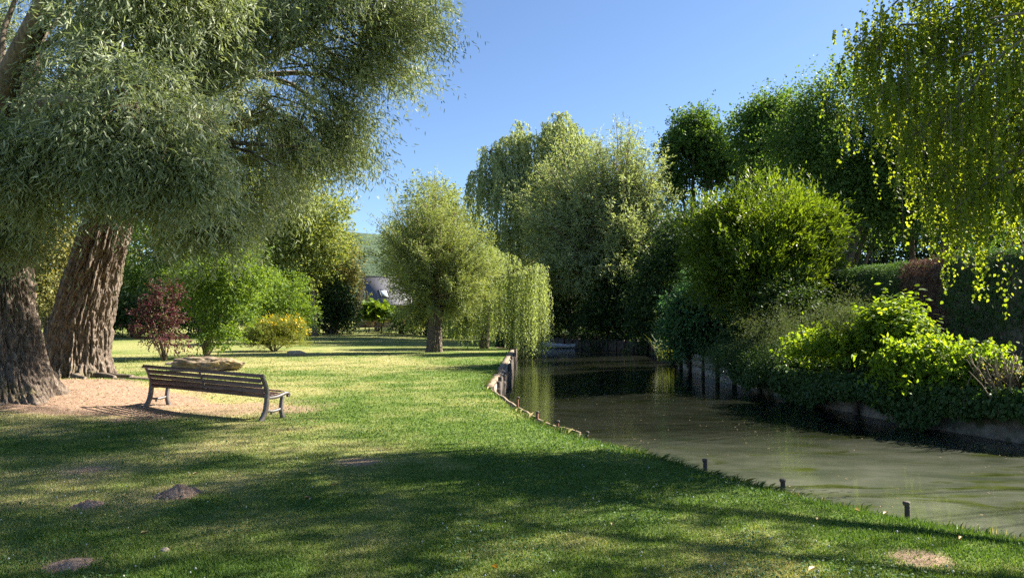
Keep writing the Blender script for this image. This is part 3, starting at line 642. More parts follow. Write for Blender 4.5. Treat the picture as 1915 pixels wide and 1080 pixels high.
t = thing('timber_revetment', 'dark timber piling holding up the lawn edge by the willow curtain', 'bank wall', (-.5, 30, WATER)); off = np.array(t.location)
mb = MB(); strip_wall(mb, LB[1:], .22, .06, -1.1, -.02, .5, .03); mb.build('boards', M['plank'], t, False, off)
mb = MB(); strip_wall(mb, LB[1:], -.02, .24, -.12, .022, .5, .02); mb.build('coping', M['capwood'], t, False, off)
Lr = plen(LB[1:])
for s in np.arange(.2, 6.5, .85).tolist()+np.arange(7.5, Lr-3, 1.7).tolist():
    q = along(LB[1:], s)[0]; q2 = along(LB[1:], s+.1)[0]; tt = nz(q2-q); nn = np.array([tt[1], -tt[0]]); q = q+nn*.36
    mb = MB(); post(mb, q[0], q[1], -1.1, .02+.10*random.random()-.12*(random.random() > .6), .075); mb.build('post', M['timber'], t, True, off)
t = thing('timber_edging', 'thin pale timber edging along the lawn where the bank turns', 'edging', (.2, 15, 0)); off = np.array(t.location)
mb = MB(); strip_wall(mb, [(.95, 11.6), (.41, 13.1), (.03, 15.0), (-.73, 19.3)], .10, .05, -.7, -.035, .3, .04); mb.build('board', M['capwood'], t, False, off)
ST = [(1297, 867, 1297, .10, 'short iron stake in the water, first to the right of the timber edging'), (1447, 905, 1447, .10, 'iron stake with a capped top beside dry grass tufts'), (1673, 952, 1673, .11, 'tallest dark iron stake, nearest the right corner of the lawn'), (1066, 810, 1066, .06, 'low dark stump stake where the edging ends'), (1022, 793, 1022, .10, 'thin reddish stake by the sunny bank, nearest the camera of three'), (999, 777, 999, .13, 'thin reddish stake in the middle of three along the bank'), (967, 757, 967, .22, 'thin reddish stake farthest of three, tallest above the edging')]
for px, py, _, h, lab in ST:
    d = 2392/(py-598); q = at(px, py, d); k = 0
    while float(pond_sd(np.array([q[0]]), np.array([q[1]]))[0][0]) > -.10 and k < 40: q[0] += .02; q[1] += .012; k += 1
    t = thing('stake', lab, 'stake', (q[0], q[1], WATER), 0, 'stakes along the lawn edge')
    mb = MB(); post(mb, 0, 0, -.5, .5+h-.07, .026, .006); mb.build('shaft', M['timber'] if d < 11.8 else M['rail'], t, True)
    mb = MB(); mb.tube([(0, 0, .5+h-.075), (0, 0, .5+h-.06), (0, 0, .5+h-.04), (0, 0, .5+h-.036)], [.026, .033, .031, .02], 10); mb.build('cap', M['timber'], t, True)

RB = [(8.85, 39.2), (8.15, 33.4), (7.95, 24.2), (8.4, 19), (8.8, 16), (9.6, 13.4), (10.8, 10.6), (14, 7.2)]
LR = plen(RB); s1 = plen(RB[:3])-.3
t = thing('plank_revetment', 'grey weathered plank wall with dark posts on the far bank', 'bank wall', (8.1, 29, WATER)); off = np.array(t.location)
P1 = along(RB, np.linspace(2.5, s1, 12)).tolist()
for z0, z1, o_ in ((-1.1, -.23, .22), (-.215, .06, .225), (.075, .30, .22)):
    mb = MB(); strip_wall(mb, P1, o_, .05, z0, z1, .8, .03); mb.build('plank_course', M['plank'], t, False, off)
for s in np.arange(2.6, s1, 2.3):
    q = along(RB, s)[0]; q2 = along(RB, s+.1)[0]; tt = nz(q2-q); nn = np.array([tt[1], -tt[0]]); q = q+nn*.34
    mb = MB(); post(mb, q[0], q[1], -1.1, .30+.12*random.random(), .07); mb.build('post', M['darkpost'], t, True, off)
t = thing('stone_bank_wall', 'old stained masonry wall under the ivy on the far bank', 'bank wall', (8.8, 16, WATER)); off = np.array(t.location)
def rough_wall():
    P2 = along(RB, np.linspace(s1, LR, 160)); T = nz(np.gradient(P2, axis=0)); Nn = np.stack([T[:, 1], -T[:, 0]], 1); zz = np.linspace(-1.1, .30, 26)
    S, Z = np.meshgrid(np.arange(160)*.12, zz, indexing='ij')
    cour = np.abs(((Z+1.1)/.28) % 1-.5)*2; o_ = .27+.10*(fbm(S*1.3, Z*2.2, 0, 41, 4)-.5)-.03*(cour > .9)+.05*sstep(.2, .3, Z)*-1+.12*sstep(-.3, -.55, Z)*.5
    V = np.stack([P2[:, 0:1]+Nn[:, 0:1]*o_, P2[:, 1:2]+Nn[:, 1:2]*o_, Z], -1)
    Bk = np.stack([P2[:, 0]-Nn[:, 0]*.3, P2[:, 1]-Nn[:, 1]*.3, np.full(160, .30)], -1)[:, None]
    V = np.concatenate([V, Bk], 1); k = 27; V = V.reshape(-1, 3)
    i = (np.arange(159)[:, None]*k+np.arange(k-1)[None, :]).ravel()
    mesh_np('masonry', V, np.full(len(i), 4), np.stack([i, i+k, i+k+1, i+1], 1).ravel(), M['wall'], t, None, True, off)
rough_wall()
for s in (s1+1.6, s1+4.2, s1+6.9, s1+9.3):
    q = along(RB, s)[0]; q2 = along(RB, s+.1)[0]; tt = nz(q2-q); nn = np.array([tt[1], -tt[0]]); q = q+nn*.36
    mb = MB(); post(mb, q[0], q[1], -1.1, .15, .07); mb.build('post', M['timber'], t, True, off)

# ------------------------------------------------------------------ lawn shrubs and trees on the left
def gp(px, py, d): q = at(px, py, d); return np.array([q[0], q[1], H(q[0], q[1])])
std_tree('copper_shrub', 'small purple red leaved shrub at the left of the green shrub', 'shrub', gp(310, 676, 31.5),
    [lobe(308, 555, 31.5, 32, 28), lobe(280, 582, 31.5, 24, 22), lobe(318, 595, 31.5, 32, 30), lobe(290, 625, 31.2, 32, 18), lobe(330, 635, 31.2, 26, 18)], 'red', .05, None, 'stem', 85, .3, 7, 8, .38, .095, .05, None, 7, crown_name='foliage', prof=BROAD, shell=.6, hang=.25, thin=.25, nscale=1.5)
std_tree('green_shrub', 'tall bright green many stemmed shrub behind the boulder', 'shrub', gp(385, 668, 34.5),
    [lobe(400, 505, 34.5, 70, 46), lobe(450, 530, 34.5, 55, 52), lobe(370, 540, 35, 50, 45), lobe(450, 575, 34, 40, 34), lobe(400, 610, 33.6, 30, 26), lobe(425, 632, 33.4, 22, 22), lobe(470, 500, 36, 45, 40)], 'shrub', .045, None, 'stem', 430, .45, 8, 8, .5, .12, .065, None, 16, crown_name='foliage', prof=BROAD, shell=.45, thin=.28, nscale=1.1, upn=.8)
std_tree('green_shrub', 'rounded mid green shrub between tall shrub and yellow bush', 'shrub', gp(530, 645, 50),
    [lobe(530, 555, 50, 48, 40), lobe(505, 590, 50, 40, 40), lobe(560, 590, 50, 26, 35)], 'shrub', .05, None, 'stem', 240, .55, 8, 7, .6, .16, .08, None, 9, crown_name='foliage', upn=.8)
yb = std_tree('broom_bush', 'dome shaped bush topped with yellow flowers on the open lawn', 'shrub', gp(512, 656, 41.5),
    [lobe(514, 630, 41.5, 48, 28), lobe(488, 640, 41.5, 28, 22), lobe(544, 630, 41.5, 26, 28), lobe(515, 646, 41, 48, 16), lobe(515, 615, 41.5, 40, 16)], 'yellowgreen', .03, None, 'stem', 620, .26, 8, 8, .26, .085, .026, None, 14, crown_name='foliage', up=.5, shell=.35, low=-.2)
LV, C, i_ = crown([lobe(530, 610, 41, 40, 18), lobe(554, 626, 41, 18, 24), lobe(500, 606, 41, 30, 12)], 26, .2, 4, 4, .24, .075, .06, up=.6, shell=.25, low=0.0, prof=BROAD)
LV.build('blossom', M['blossom'], yb, yb.location)

# pollard willow by the pond
b = gp(811, 658, 40)
pw = thing('pollard_willow', 'bushy pollard willow with short thick trunk on the lawn edge', 'tree', b)
bark_trunk('trunk', [b-[0, 0, .2], b+[.03, 0, .6], b+[.06, 0, 1.5], b+[.1, 0, 2.3], b+[.12, 0, 2.9]], [.40, .36, .35, .43, .30], pw, b, .45, 160, 120, .045, 9)
plo = [lobe(795, 470, 40, 88, 84), lobe(825, 400, 40, 58, 66), lobe(755, 425, 40.5, 58, 60), lobe(750, 495, 40.5, 48, 60), lobe(865, 470, 39.5, 62, 74), lobe(892, 525, 39.5, 46, 50), lobe(778, 545, 39.5, 58, 44), lobe(845, 555, 39, 58, 40), lobe(815, 355, 40, 24, 34), lobe(768, 588, 40, 26, 22), lobe(795, 600, 39.4, 30, 22)]
kt = b+[.12, 0, 2.75]; tw = MB(); TP, o_, i_ = clumps(plo, 400, .16); TP = TP[TP[:, 2] > b[2]+1.3]
LV = shoot_crown(kt, TP, .22, 15, 2, .55, 10, .14, .034, .10, .55, .15, .5, .05, stems=tw, r0=.045)
tw.build('shoots', M['stem'], pw, True, b); LV.build('crown', M['pollard'], pw, b)

def weeping(name, label, base, arcs, nstr, mat, L, W, trunk_r, ttop, nl=60, sw=.12, thin=0):
    """arcs: (point on the arching top, sideways radius, depth radius, strand length lo, hi)"""
    t = thing(name, label, 'tree', base); LV = Leaves(); mb = MB()
    P = bez(base-np.array([0, 0, .2]), (base+ttop)/2, ttop, 8); mb.tube(P, np.linspace(trunk_r*1.2, trunk_r*.6, 8), 10, True, .12)
    for c, rx, ry, l0, l1 in arcs:
        n = int(nstr*rx*ry); a = rng.random(n)*6.283; r = np.sqrt(rng.random(n))
        o = np.stack([np.cos(a)*rx*r, np.sin(a)*ry*r, (1-r*r)*.5*rx+.5*rx*(noise((c[0]+np.cos(a)*rx*r)*2.1/max(rx, .8), np.sin(a)*ry*r*1.5, 0, 57)-.5)], 1)
        # strands hang in bunches
        g = noise((c[0]+o[:, 0])*1.6, (c[1]+o[:, 1])*1.6, 0, 51); ln = l0+(l1-l0)*np.clip(.1+.9*rng.random(n)*(.4+g), 0, 1)-.9*(rng.random(n) < .25)*rng.random(n)
        if thin: k = g > thin; o, ln, n = o[k], ln[k], int(k.sum())
        C = c+o; out = nz(np.stack([np.cos(a), np.sin(a), 0*a], 1))[:n]
        tt = (np.arange(nl)[None]+rng.random((n, nl)))/nl
        sway = rng.normal(size=(n, 1, 2))*sw
        pos = np.zeros((n, nl, 3)); pos[..., :] = C[:, None]
        pos[..., :2] += out[:, None, :2]*(.55*(1-np.exp(-4*tt)))[..., None]+sway*tt[..., None]
        pos[..., 2] += .22*np.exp(-((tt-.08)/.1)**2)-ln[:, None]*tt
        pos += rng.normal(size=pos.shape)*.035
        d = nz(rng.normal(size=pos.shape)*.45-np.array([0, 0, 1.])); nn = rng.normal(size=pos.shape)
        rr = np.clip(.6*rng.random((n, 1))+.4*rng.random((n, nl)), 0, 1); k = n*nl; sc = .7+.6*rng.random(k)
        LV.add(leaves(pos.reshape(k, 3), d.reshape(k, 3), nz(nn.reshape(k, 3)), L*sc, W*sc, rr.ravel()))
        m = (ttop+c)/2+np.array([0, 0, .25*np.linalg.norm(c-ttop)]); mb.tube(bez(ttop, m, c, 8), np.linspace(trunk_r*.5, trunk_r*.12, 8), 6)
        for q in range(5):
            e = C[rng.integers(n)]; mb.tube(bez(c, (c+e)/2+[0, 0, .15], e, 4), np.linspace(trunk_r*.14, .01, 4), 4, False)
    mb.build('trunk', M['bark2'], t, True, base); LV.build('crown', M[mat], t, base); return t
wb = gp(905, 648, 45)
weeping('weeping_willow', 'small weeping willow trailing a pale curtain over the water', wb,
    [(at(930, 492, 44.5), 1.5, 1.2, 4.0, 5.5), (at(1000, 505, 44), .85, .9, 4.4, 5.5), (at(985, 515, 43.7), .8, .7, 4.2, 5.4), (at(1008, 512, 44.3), .6, .8, 4.2, 5.3), (at(965, 520, 44.5), .6, 1.0, 4.2, 4.9), (at(885, 520, 45), 1.3, 1.2, 2.4, 4.2), (at(850, 570, 45.5), 1.0, 1.0, 1.5, 2.5), (at(905, 475, 46), 1.0, 1.0, 2, 4)], 88, 'weeping', .17, .045, .26, wb+np.array([.3, 0, 4.0]), 84, .05, .27)

# ------------------------------------------------------------------ trees around the far end of the pond
tb = gp(1000, 640, 66)
weeping('weeping_willow', 'tall weeping willow with drooping crown against the sky behind the pond', tb,
    [(at(1045, 250, 64), 1.7, 2.2, 3, 8), (at(1000, 268, 64), 1.7, 2.2, 3, 9), (at(950, 272, 64), 1.3, 2.0, 3, 7), (at(915, 285, 64), 1.2, 1.6, 3, 6), (at(975, 235, 65), .9, 1.0, 2, 5), (at(1085, 270, 64), 1.6, 2.0, 3, 8), (at(900, 330, 64), 1.3, 1.6, 2, 5), (at(950, 350, 62), 2.6, 2.0, 3, 9), (at(1010, 340, 62), 2.6, 2.0, 3, 10), (at(955, 440, 62), 2.2, 2, 3, 8), (at(1045, 218, 64), .9, 1.0, 1, 3), (at(1020, 245, 65), 1.5, 1.6, 3, 8), (at(1068, 245, 65), 1.5, 1.6, 3, 8), (at(965, 262, 63.5), 1.4, 1.6, 3, 8), (at(925, 300, 63), 1.3, 1.5, 2, 6)], 30, 'silver', .32, .10, .5, tb+np.array([0, 0, 9.]), 44, .35, .25)
bb = gp(1150, 640, 58)
SL = [lobe(1150, 300, 57, 72, 70), lobe(1080, 330, 57, 72, 75), lobe(1215, 345, 56, 55, 70), lobe(1010, 380, 58, 60, 70), lobe(1050, 430, 56, 75, 60), lobe(1140, 400, 55, 80, 70), lobe(1225, 415, 56, 42, 50), lobe(1110, 490, 55, 85, 50), lobe(1180, 470, 55, 60, 50), lobe(1020, 480, 57, 45, 55)]
sw = thing('silver_willow', 'broad rounded silver green willow behind the water with fanned stems', 'tree', bb); tw = MB(); TP, o_, i_ = clumps(SL, 420, .22)
LV = shoot_crown(bb+[0, 0, 2.2], TP, .38, 16, 2, 1.0, 10, .26, .072, .16, .6, .2, .5, .1, stems=tw, r0=.11, root=.5, jit=.28)
tw.build('stems', M['stem'], sw, True, bb); LV.build('crown', M['silver'], sw, bb)
# shaded bushes below it, down to the water
for nm, lab, base, lob, n in (
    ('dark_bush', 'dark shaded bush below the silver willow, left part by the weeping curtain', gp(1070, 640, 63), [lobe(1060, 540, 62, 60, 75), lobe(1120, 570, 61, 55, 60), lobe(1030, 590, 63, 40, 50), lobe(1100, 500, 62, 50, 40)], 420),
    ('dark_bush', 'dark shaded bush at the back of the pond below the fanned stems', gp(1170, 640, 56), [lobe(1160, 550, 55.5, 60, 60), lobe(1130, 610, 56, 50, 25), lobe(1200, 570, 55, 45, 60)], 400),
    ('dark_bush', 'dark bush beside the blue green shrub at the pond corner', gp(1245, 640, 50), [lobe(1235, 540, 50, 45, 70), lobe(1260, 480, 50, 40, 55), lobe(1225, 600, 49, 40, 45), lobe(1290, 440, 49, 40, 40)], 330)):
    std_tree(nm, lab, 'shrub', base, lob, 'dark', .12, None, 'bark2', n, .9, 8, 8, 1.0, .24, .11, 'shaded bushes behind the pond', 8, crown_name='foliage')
AL = [('alder_tree', 'slender dark tree with sky showing between its bare lower stems', gp(1300, 640, 62), [lobe(1300, 245, 62, 38, 38), lobe(1280, 290, 62, 42, 45), lobe(1330, 280, 62, 48, 55), lobe(1350, 330, 62, 45, 40), lobe(1265, 340, 62, 26, 35)], 420, .45),
      ('alder_tree', 'small crowned dark tree next to the big alder, gap of sky below', gp(1400, 640, 60), [lobe(1385, 270, 60, 36, 40), lobe(1400, 320, 60, 34, 35), lobe(1370, 390, 60, 40, 30)], 240, .45),
      ('alder_tree', 'alder with sunlit yellow green top left of the tallest alder', gp(1450, 640, 44), [lobe(1440, 225, 44, 40, 40), lobe(1420, 265, 44, 34, 40), lobe(1470, 270, 44, 50, 50)], 300, .35),
      ('alder_tree', 'tallest broad dark green alder behind the laurel', gp(1560, 640, 33), [lobe(1545, 215, 33, 60, 50), lobe(1600, 200, 33, 60, 60), lobe(1500, 275, 33, 60, 55), lobe(1580, 300, 32.5, 80, 70), lobe(1640, 280, 32.5, 70, 80), lobe(1530, 370, 33, 60, 45), lobe(1640, 390, 32.5, 70, 60)], 800, .32),
      ('alder_tree', 'dark alder behind the hanging birch branches', gp(1720, 640, 33), [lobe(1700, 250, 33, 80, 80), lobe(1780, 200, 33, 90, 100), lobe(1730, 360, 32, 80, 70), lobe(1830, 320, 32, 90, 90), lobe(1900, 230, 32, 90, 110), lobe(1830, 420, 32, 80, 55)], 620, .32)]
for nm, lab, base, lob, n, th in AL:
    d = base[1]
    std_tree(nm, lab, 'tree', base, lob, 'alder', .004*d+.06, None, 'bark2', int(n*1.5), .8, 9, 9, .9, .0048*d*.8, .0024*d*.95, 'alders on the far bank', 7, 9, up=.35, shell=.5, thin=th, nscale=.6)
# broad evergreen, hedge and bank shrubs
std_tree('laurel_bush', 'big domed laurel with glossy leaves and sunlit top on the far bank', 'shrub', gp(1430, 640, 27.5),
    [lobe(1430, 425, 27, 110, 72), lobe(1350, 440, 27.5, 70, 62), lobe(1505, 440, 27.5, 58, 60), lobe(1420, 500, 26.5, 110, 60), lobe(1500, 510, 27, 60, 55), lobe(1350, 520, 27, 65, 60), lobe(1450, 570, 26.5, 80, 40)], 'laurel', .09, None, 'bark2', 1250, .5, 8, 9, .55, .15, .05, None, 12, 6, 'foliage', prof=LANCE, up=.55, out=.7, rd=.35, droop=.1, spread=.4, hang=.0, shell=.5, upn=.7, thin=.33, nscale=1.25)
std_tree('hazel_shrub', 'blue green leafy shrub at the water edge left of the plank wall', 'shrub', gp(1315, 655, 33),
    [lobe(1320, 585, 32, 68, 50), lobe(1282, 620, 32.5, 42, 38), lobe(1362, 605, 31.5, 40, 44), lobe(1305, 640, 32.5, 48, 18)], 'bluegreen', .05, None, 'stem', 560, .4, 8, 7, .5, .13, .085, None, 12, crown_name='foliage', prof=BROAD, upn=.9, shell=.4)
std_tree('conifer_shrub', 'grey green upright shrub peeping above the blue green shrub', 'shrub', gp(1310, 655, 36),
    [lobe(1305, 540, 36, 38, 40), lobe(1325, 575, 36, 30, 30)], 'bluegreen', .06, None, 'bark2', 170, .4, 8, 8, .5, .12, .03, None, 6, crown_name='foliage', up=.7)
std_tree('elder_shrub', 'dark shrub filling the gap between laurel and hedge', 'shrub', gp(1480, 650, 25),
    [lobe(1470, 590, 25, 70, 45), lobe(1530, 622, 24.5, 44, 24), lobe(1400, 640, 26, 40, 30)], 'dark', .05, None, 'stem', 260, .45, 8, 7, .5, .12, .06, None, 8, crown_name='foliage', upn=.8)

HP = [(12.2, 28.5), (12.7, 24), (13.3, 18.5), (15, 13), (18.5, 8)]
def hedge():
    t = thing('conifer_hedge', 'tall clipped conifer hedge with one dead brown section', 'hedge', (11.5, 17, .2)); off = np.array(t.location)
    Lh = plen(HP); n = 120; s = np.linspace(0, Lh, n); Q = along(HP, s); T = nz(np.gradient(Q, axis=0)); Nn = np.stack([T[:, 1], -T[:, 0]], 1)
    def top(sv): return 3.5+.25*(noise(sv*.35, 0, 0, 61)-.5)+.10*sv*0+.18*(noise(sv*1.2, 3, 0, 62)-.5)
    tp = top(s); V = []; h2 = .75
    for o_, z in ((.55, .1), (.62, 1.4), (.5, None), (-.5, None), (-.6, .1)):
        for i in range(n): q = Q[i]+Nn[i]*(o_+.18*(noise(np.array(s[i]*1.3), np.array(o_*4), 0, 63)-.5)); V.append((q[0], q[1], tp[i]-.12 if z is None else z))
    Fs = [(a*n+i, a*n+i+1, (a+1)*n+i+1, (a+1)*n+i) for a in range(4) for i in range(n-1)]
    mb = MB(); mb.add(V, Fs); mb.build('branches', M['bark2'], t, True, off)
    def spray(m, s0, s1, topside):
        sv = s0+(s1-s0)*rng.random(m); q = along(HP, sv); q2 = along(HP, sv+.05); tt = nz(q2-q); nn = np.stack([tt[:, 1], -tt[:, 0]], 1); tz = top(sv)
        if topside: o_ = (rng.random(m)*2-1)*.62; z = tz-.05; D = np.stack([rng.normal(size=m)*.5, rng.normal(size=m)*.5, np.ones(m)*.9], 1)
        else: o_ = np.full(m, .60)+.16*(fbm(sv*1.6, 0*sv, 0, 66, 2)-.5); z = .25+(tz-.25)*rng.random(m)**.85; o_ = o_+.22*(fbm(sv*1.3, z*1.6, 0, 64, 3)-.5); D = np.concatenate([nn*.8+tt*rng.normal(size=(m, 1))*.6, (rng.normal(size=(m, 1))*.35+.1)], 1)
        P = np.stack([q[:, 0]+nn[:, 0]*o_, q[:, 1]+nn[:, 1]*o_, z], 1)
        return P, nz(D), sv, z
    hd = Leaves(); dd = Leaves(); sd0, sd1 = 5.7, 7.4
    for m, side in ((14000, 0), (4600, 1)):
        P, D, sv, z = spray(m, 0, Lh, side); w = sv+.5*(fbm(z*1.1, sv*.8, 0, 65, 3)-.5)*3; k = (w > sd0) & (w < sd1) & (z < 3.5+.3*rng.random(m)); k2 = k | (rng.random(m) < .02)
        for LVx, kk in ((hd, ~k2), (dd, k2)): LVx.add(twigs(P[kk], D[kk], .22, 8, .35, .6, .1, .085, .022, .3))
    hd.build('foliage', M['hedge'], t, off); o = dd.build('dead_foliage', M['deadhedge'], t, off); o['label'] = 'dead brown patch of the hedge'
hedge()

# ------------------------------------------------------------------ plants on the far bank wall
def bankplant(name, label, lob, mat, n, nt, nl, tl, L, W, prof=BROAD, stems=10, sr=.012, **kw):
    lb = np.array(lob); b = np.array([lb[:, 0].mean(), lb[:, 1].mean(), .25])
    return std_tree(name, label, 'plant', b, lob, mat, sr, None, 'stem', n, .3, nt, nl, tl, L, W, None, stems, crown_name='foliage', prof=prof, **kw)
bankplant('nettle_clump', 'tall sunlit lime green nettle clump rising in front of the hedge', [lobe(1660, 645, 17.6, 44, 20), lobe(1690, 622, 17.6, 18, 14), lobe(1640, 624, 17.8, 14, 14), lobe(1705, 650, 17, 36, 18)], 'lime', 150, 4, 18, .62, .125, .065, up=1.3, out=.35, rd=.35, droop=.12, spread=.9, hang=.3, upn=1.3, shell=.5, stems=30)
bankplant('bramble_clump', 'sunlit bramble sprawling below and right of the tall nettles', [lobe(1725, 680, 16, 50, 24), lobe(1765, 705, 15.6, 42, 18), lobe(1690, 680, 16.5, 36, 18)], 'lime', 150, 5, 14, .55, .11, .06, up=.4, out=.7, droop=.5, spread=.75, hang=.15, upn=1.0, stems=18)
bankplant('bramble_clump', 'separate arching lime green spray near the right edge of the bank', [lobe(1828, 685, 14.8, 30, 20), lobe(1805, 705, 14.8, 26, 16), lobe(1850, 712, 14.6, 26, 14)], 'lime', 110, 7, 8, .36, .09, .06, up=.5, out=.7, droop=.5, spread=.75, upn=1.0, stems=14)
bankplant('bramble_clump', 'yellowish bramble leaves above the ivy left of the nettles', [lobe(1565, 640, 19, 50, 18), lobe(1510, 652, 20, 36, 12), lobe(1590, 655, 18.4, 36, 18)], 'lime', 120, 7, 8, .38, .10, .065, up=.4, out=.6, droop=.4, spread=.75, upn=1.0, stems=14)
bankplant('tamarisk_plant', 'feathery grey green plant leaning over the plank wall', [lobe(1450, 628, 22.5, 44, 26), lobe(1415, 645, 23, 26, 18), lobe(1490, 632, 22, 30, 26)], 'feather', 80, 7, 20, .85, .075, .010, DIAMOND, 20, .01, up=.7, out=.6, droop=.3, spread=.5, shell=.6)
bankplant('tamarisk_plant', 'pale feathery tuft just left of the tall nettles', [lobe(1575, 600, 18.8, 28, 26), lobe(1590, 620, 18.6, 26, 24)], 'feather', 110, 7, 14, .55, .07, .009, DIAMOND, 12, .01, up=.8, out=.5, droop=.25, spread=.5)
bankplant('fern_clump', 'soft green fern spilling over the planks below the feathery plant', [lobe(1385, 664, 24, 50, 8), lobe(1450, 676, 22, 40, 16), lobe(1350, 665, 25.5, 30, 14)], 'ivy', 200, 8, 12, .6, .07, .02, DIAMOND, 10, .01, up=.3, out=.7, droop=.7, spread=.7)
# ivy curtain
def ivy():
    t = thing('ivy', 'dark ivy blanket hanging over the masonry wall to the water', 'climber', (8.6, 17, .3)); off = np.array(t.location); LV = Leaves()
    m = 5200; s = s1+.4+(plen(RB[:6])+.2-s1)*rng.random(m); q = along(RB, s); q2 = along(RB, s+.05); tt = nz(q2-q); nn = np.stack([tt[:, 1], -tt[:, 0]], 1)
    dn = .02+.85*np.clip(fbm(s*.8, 0*s, 0, 71, 3)*1.5-.25, 0, 1); dn = np.where(s > plen(RB[:6])-1.6, dn*.3, dn); u = rng.random(m); z = .55-u*(dn*.74+.22)
    bul = .34+.34*np.sin(np.clip(u*1.2, 0, 1)*math.pi*.62)*(.4+fbm(s*1.2, z*1.5, 0, 72, 3)); back = u < .18
    o_ = np.where(back, -.6*rng.random(m), bul); P = np.stack([q[:, 0]+nn[:, 0]*o_, q[:, 1]+nn[:, 1]*o_, z+.25*(fbm(s*.9, o_, 0, 73, 2)-.3)], 1)
    D = nz(np.concatenate([nn*(.3+.5*rng.random((m, 1)))+tt*rng.normal(size=(m, 1))*.5, np.where(back, .7, -.7)[:, None]+rng.normal(size=(m, 1))*.3], 1))
    P[:, 2] = np.maximum(P[:, 2], WATER+.22)
    LV.add(twigs(P, D, .26, 7, .4, .6, .35, .085, .07, .5, None, BROAD)); o = LV.build('foliage', M['ivy'], t, off)
ivy()
# stump of cut twigs at the right edge
t = thing('cut_shrub', 'hard pruned twiggy shrub stump at the right edge of the bank', 'shrub', (9.6, 14.0, .3)); off = np.array(t.location); mb = MB(); LV = Leaves()
c0 = at(1895, 735, 13.9)
for k in range(110):
    b_ = c0+rng.normal(size=3)*[.35, .3, .05]; e = b_+np.array([rng.normal()*.25-.1, rng.normal()*.25, .35+.45*random.random()])
    mb.tube([b_, (b_+e)/2+rng.normal(size=3)*.03, e], [.014, .011, .007], 5)
for k in range(40):
    b_ = c0+rng.normal(size=3)*[.35, .2, .05]; e = b_+np.array([-.35*random.random(), -.35*random.random(), -.45*random.random()]); mb.tube([b_, (b_+e)/2+[-.05, -.05, .06], e], [.01, .008, .004], 4)
mb.build('twigs', M['stem'], t, False, off)
Pq = c0+rng.normal(size=(90, 3))*[.4, .3, .22]+[0, 0, .25]; LV.add(twigs(Pq, rdir(90), .2, 6, .2, .7, .1, .05, .03, .8, None, BROAD)); LV.build('foliage', M['ochre'], t, off)
# reeds
def reeds(label, c, n, r, hgt):
    t = thing('reed_clump', label, 'reeds', c); a = rng.random(n)*6.28; rr = r*np.sqrt(rng.random(n)); P = np.stack([np.cos(a)*rr, np.sin(a)*rr*.6, 0*a-.1], 1)
    D = nz(np.stack([rng.normal(size=n)*.18, rng.normal(size=n)*.18, np.ones(n)], 1)); h = hgt*(.55+.6*rng.random(n)); W = .022
    V = []; k = 4
    for j in range(k+1):
        f = j/k; q = P+D*(h*f)[:, None]+np.stack([np.cos(a), np.sin(a), -.4*np.ones(n)], 1)*(h*.22*f**3)[:, None]; s = np.stack([-np.sin(a), np.cos(a), 0*a], 1)*(W*(1-f**2*.97)); V += [q-s, q+s]
    V = np.stack(V, 1); base = np.arange(n)*(2*k+2); lp = np.concatenate([np.stack([base+2*j, base+2*j+1, base+2*j+3, base+2*j+2], 1) for j in range(k)], 1).reshape(n, k, 4)
    mesh_np('blades', V.reshape(-1, 3), np.full(n*k, 4), lp.ravel(), M['reed'], t, {'rnd': np.repeat(rng.random(n), 2*k+2)})
q = at(1253, 668, 38.5); reeds('upright yellow green reed clump at the foot of the blue green shrub', (q[0], q[1], -.3), 170, .7, 1.5)
q = at(1290, 668, 35); reeds('shorter reed tuft leaning out before the blue green shrub', (q[0]-.2, q[1], -.3), 90, .5, .9)
q = at(1400, 905, 7.9); reeds('small tuft of dry bank grass beside the capped iron stake', (q[0], q[1], -.05), 26, .12, .14)

# undergrowth that covers the far bank floor
def floating():
    n = 420; y = 6+22*rng.random(n)**1.3; x = 1+9*rng.random(n); sd_, fr = pond_sd(x, y); k = sd_ < -.35; x, y = x[k], y[k]; n = len(x); a = rng.random(n)*6.283
    P = np.stack([x, y, np.full(n, WATER+.006)], 1); D = np.stack([np.cos(a), np.sin(a), 0*a], 1); Nn = np.tile([0, 0, 1.], (n, 1))+rng.normal(size=(n, 3))*.05; sz = .02+.035*rng.random(n)
    LV = Leaves(); LV.add(leaves(P, D, Nn, sz, sz*.4, rng.random(n), LANCE)); o = LV.build('floating_leaves', M['litter']); tag(o, 'tiny leaves and flecks floating on the pond', None, None, 'stuff')
floating()
def undergrowth():
    m = 15000; x = np.concatenate([7.5+7*rng.random(m*2//3), -2+16*rng.random(m-m*2//3)]); y = np.concatenate([12+36*rng.random(m*2//3), 46+24*rng.random(m-m*2//3)])
    s, fr = pond_sd(x, y); k = (s > .1) & (fr) & (s < 9); x, y, s = x[k], y[k], s[k]; z = height(x, y); k = len(x)
    P = np.stack([x, y, z+.05], 1); D = nz(np.stack([rng.normal(size=k)*.5, rng.normal(size=k)*.5, np.ones(k)], 1)); ln = .25+.55*fbm(x*.6, y*.6, 0, 81, 3)*rng.random(k)
    LV = Leaves(); LV.add(twigs(P, D, ln, 7, .3, .7, .1, .12, .06, .8, None, DIAMOND)); o = LV.build('undergrowth', M['dark']); tag(o, 'dark leafy undergrowth covering the far bank', None, None, 'stuff')
undergrowth()
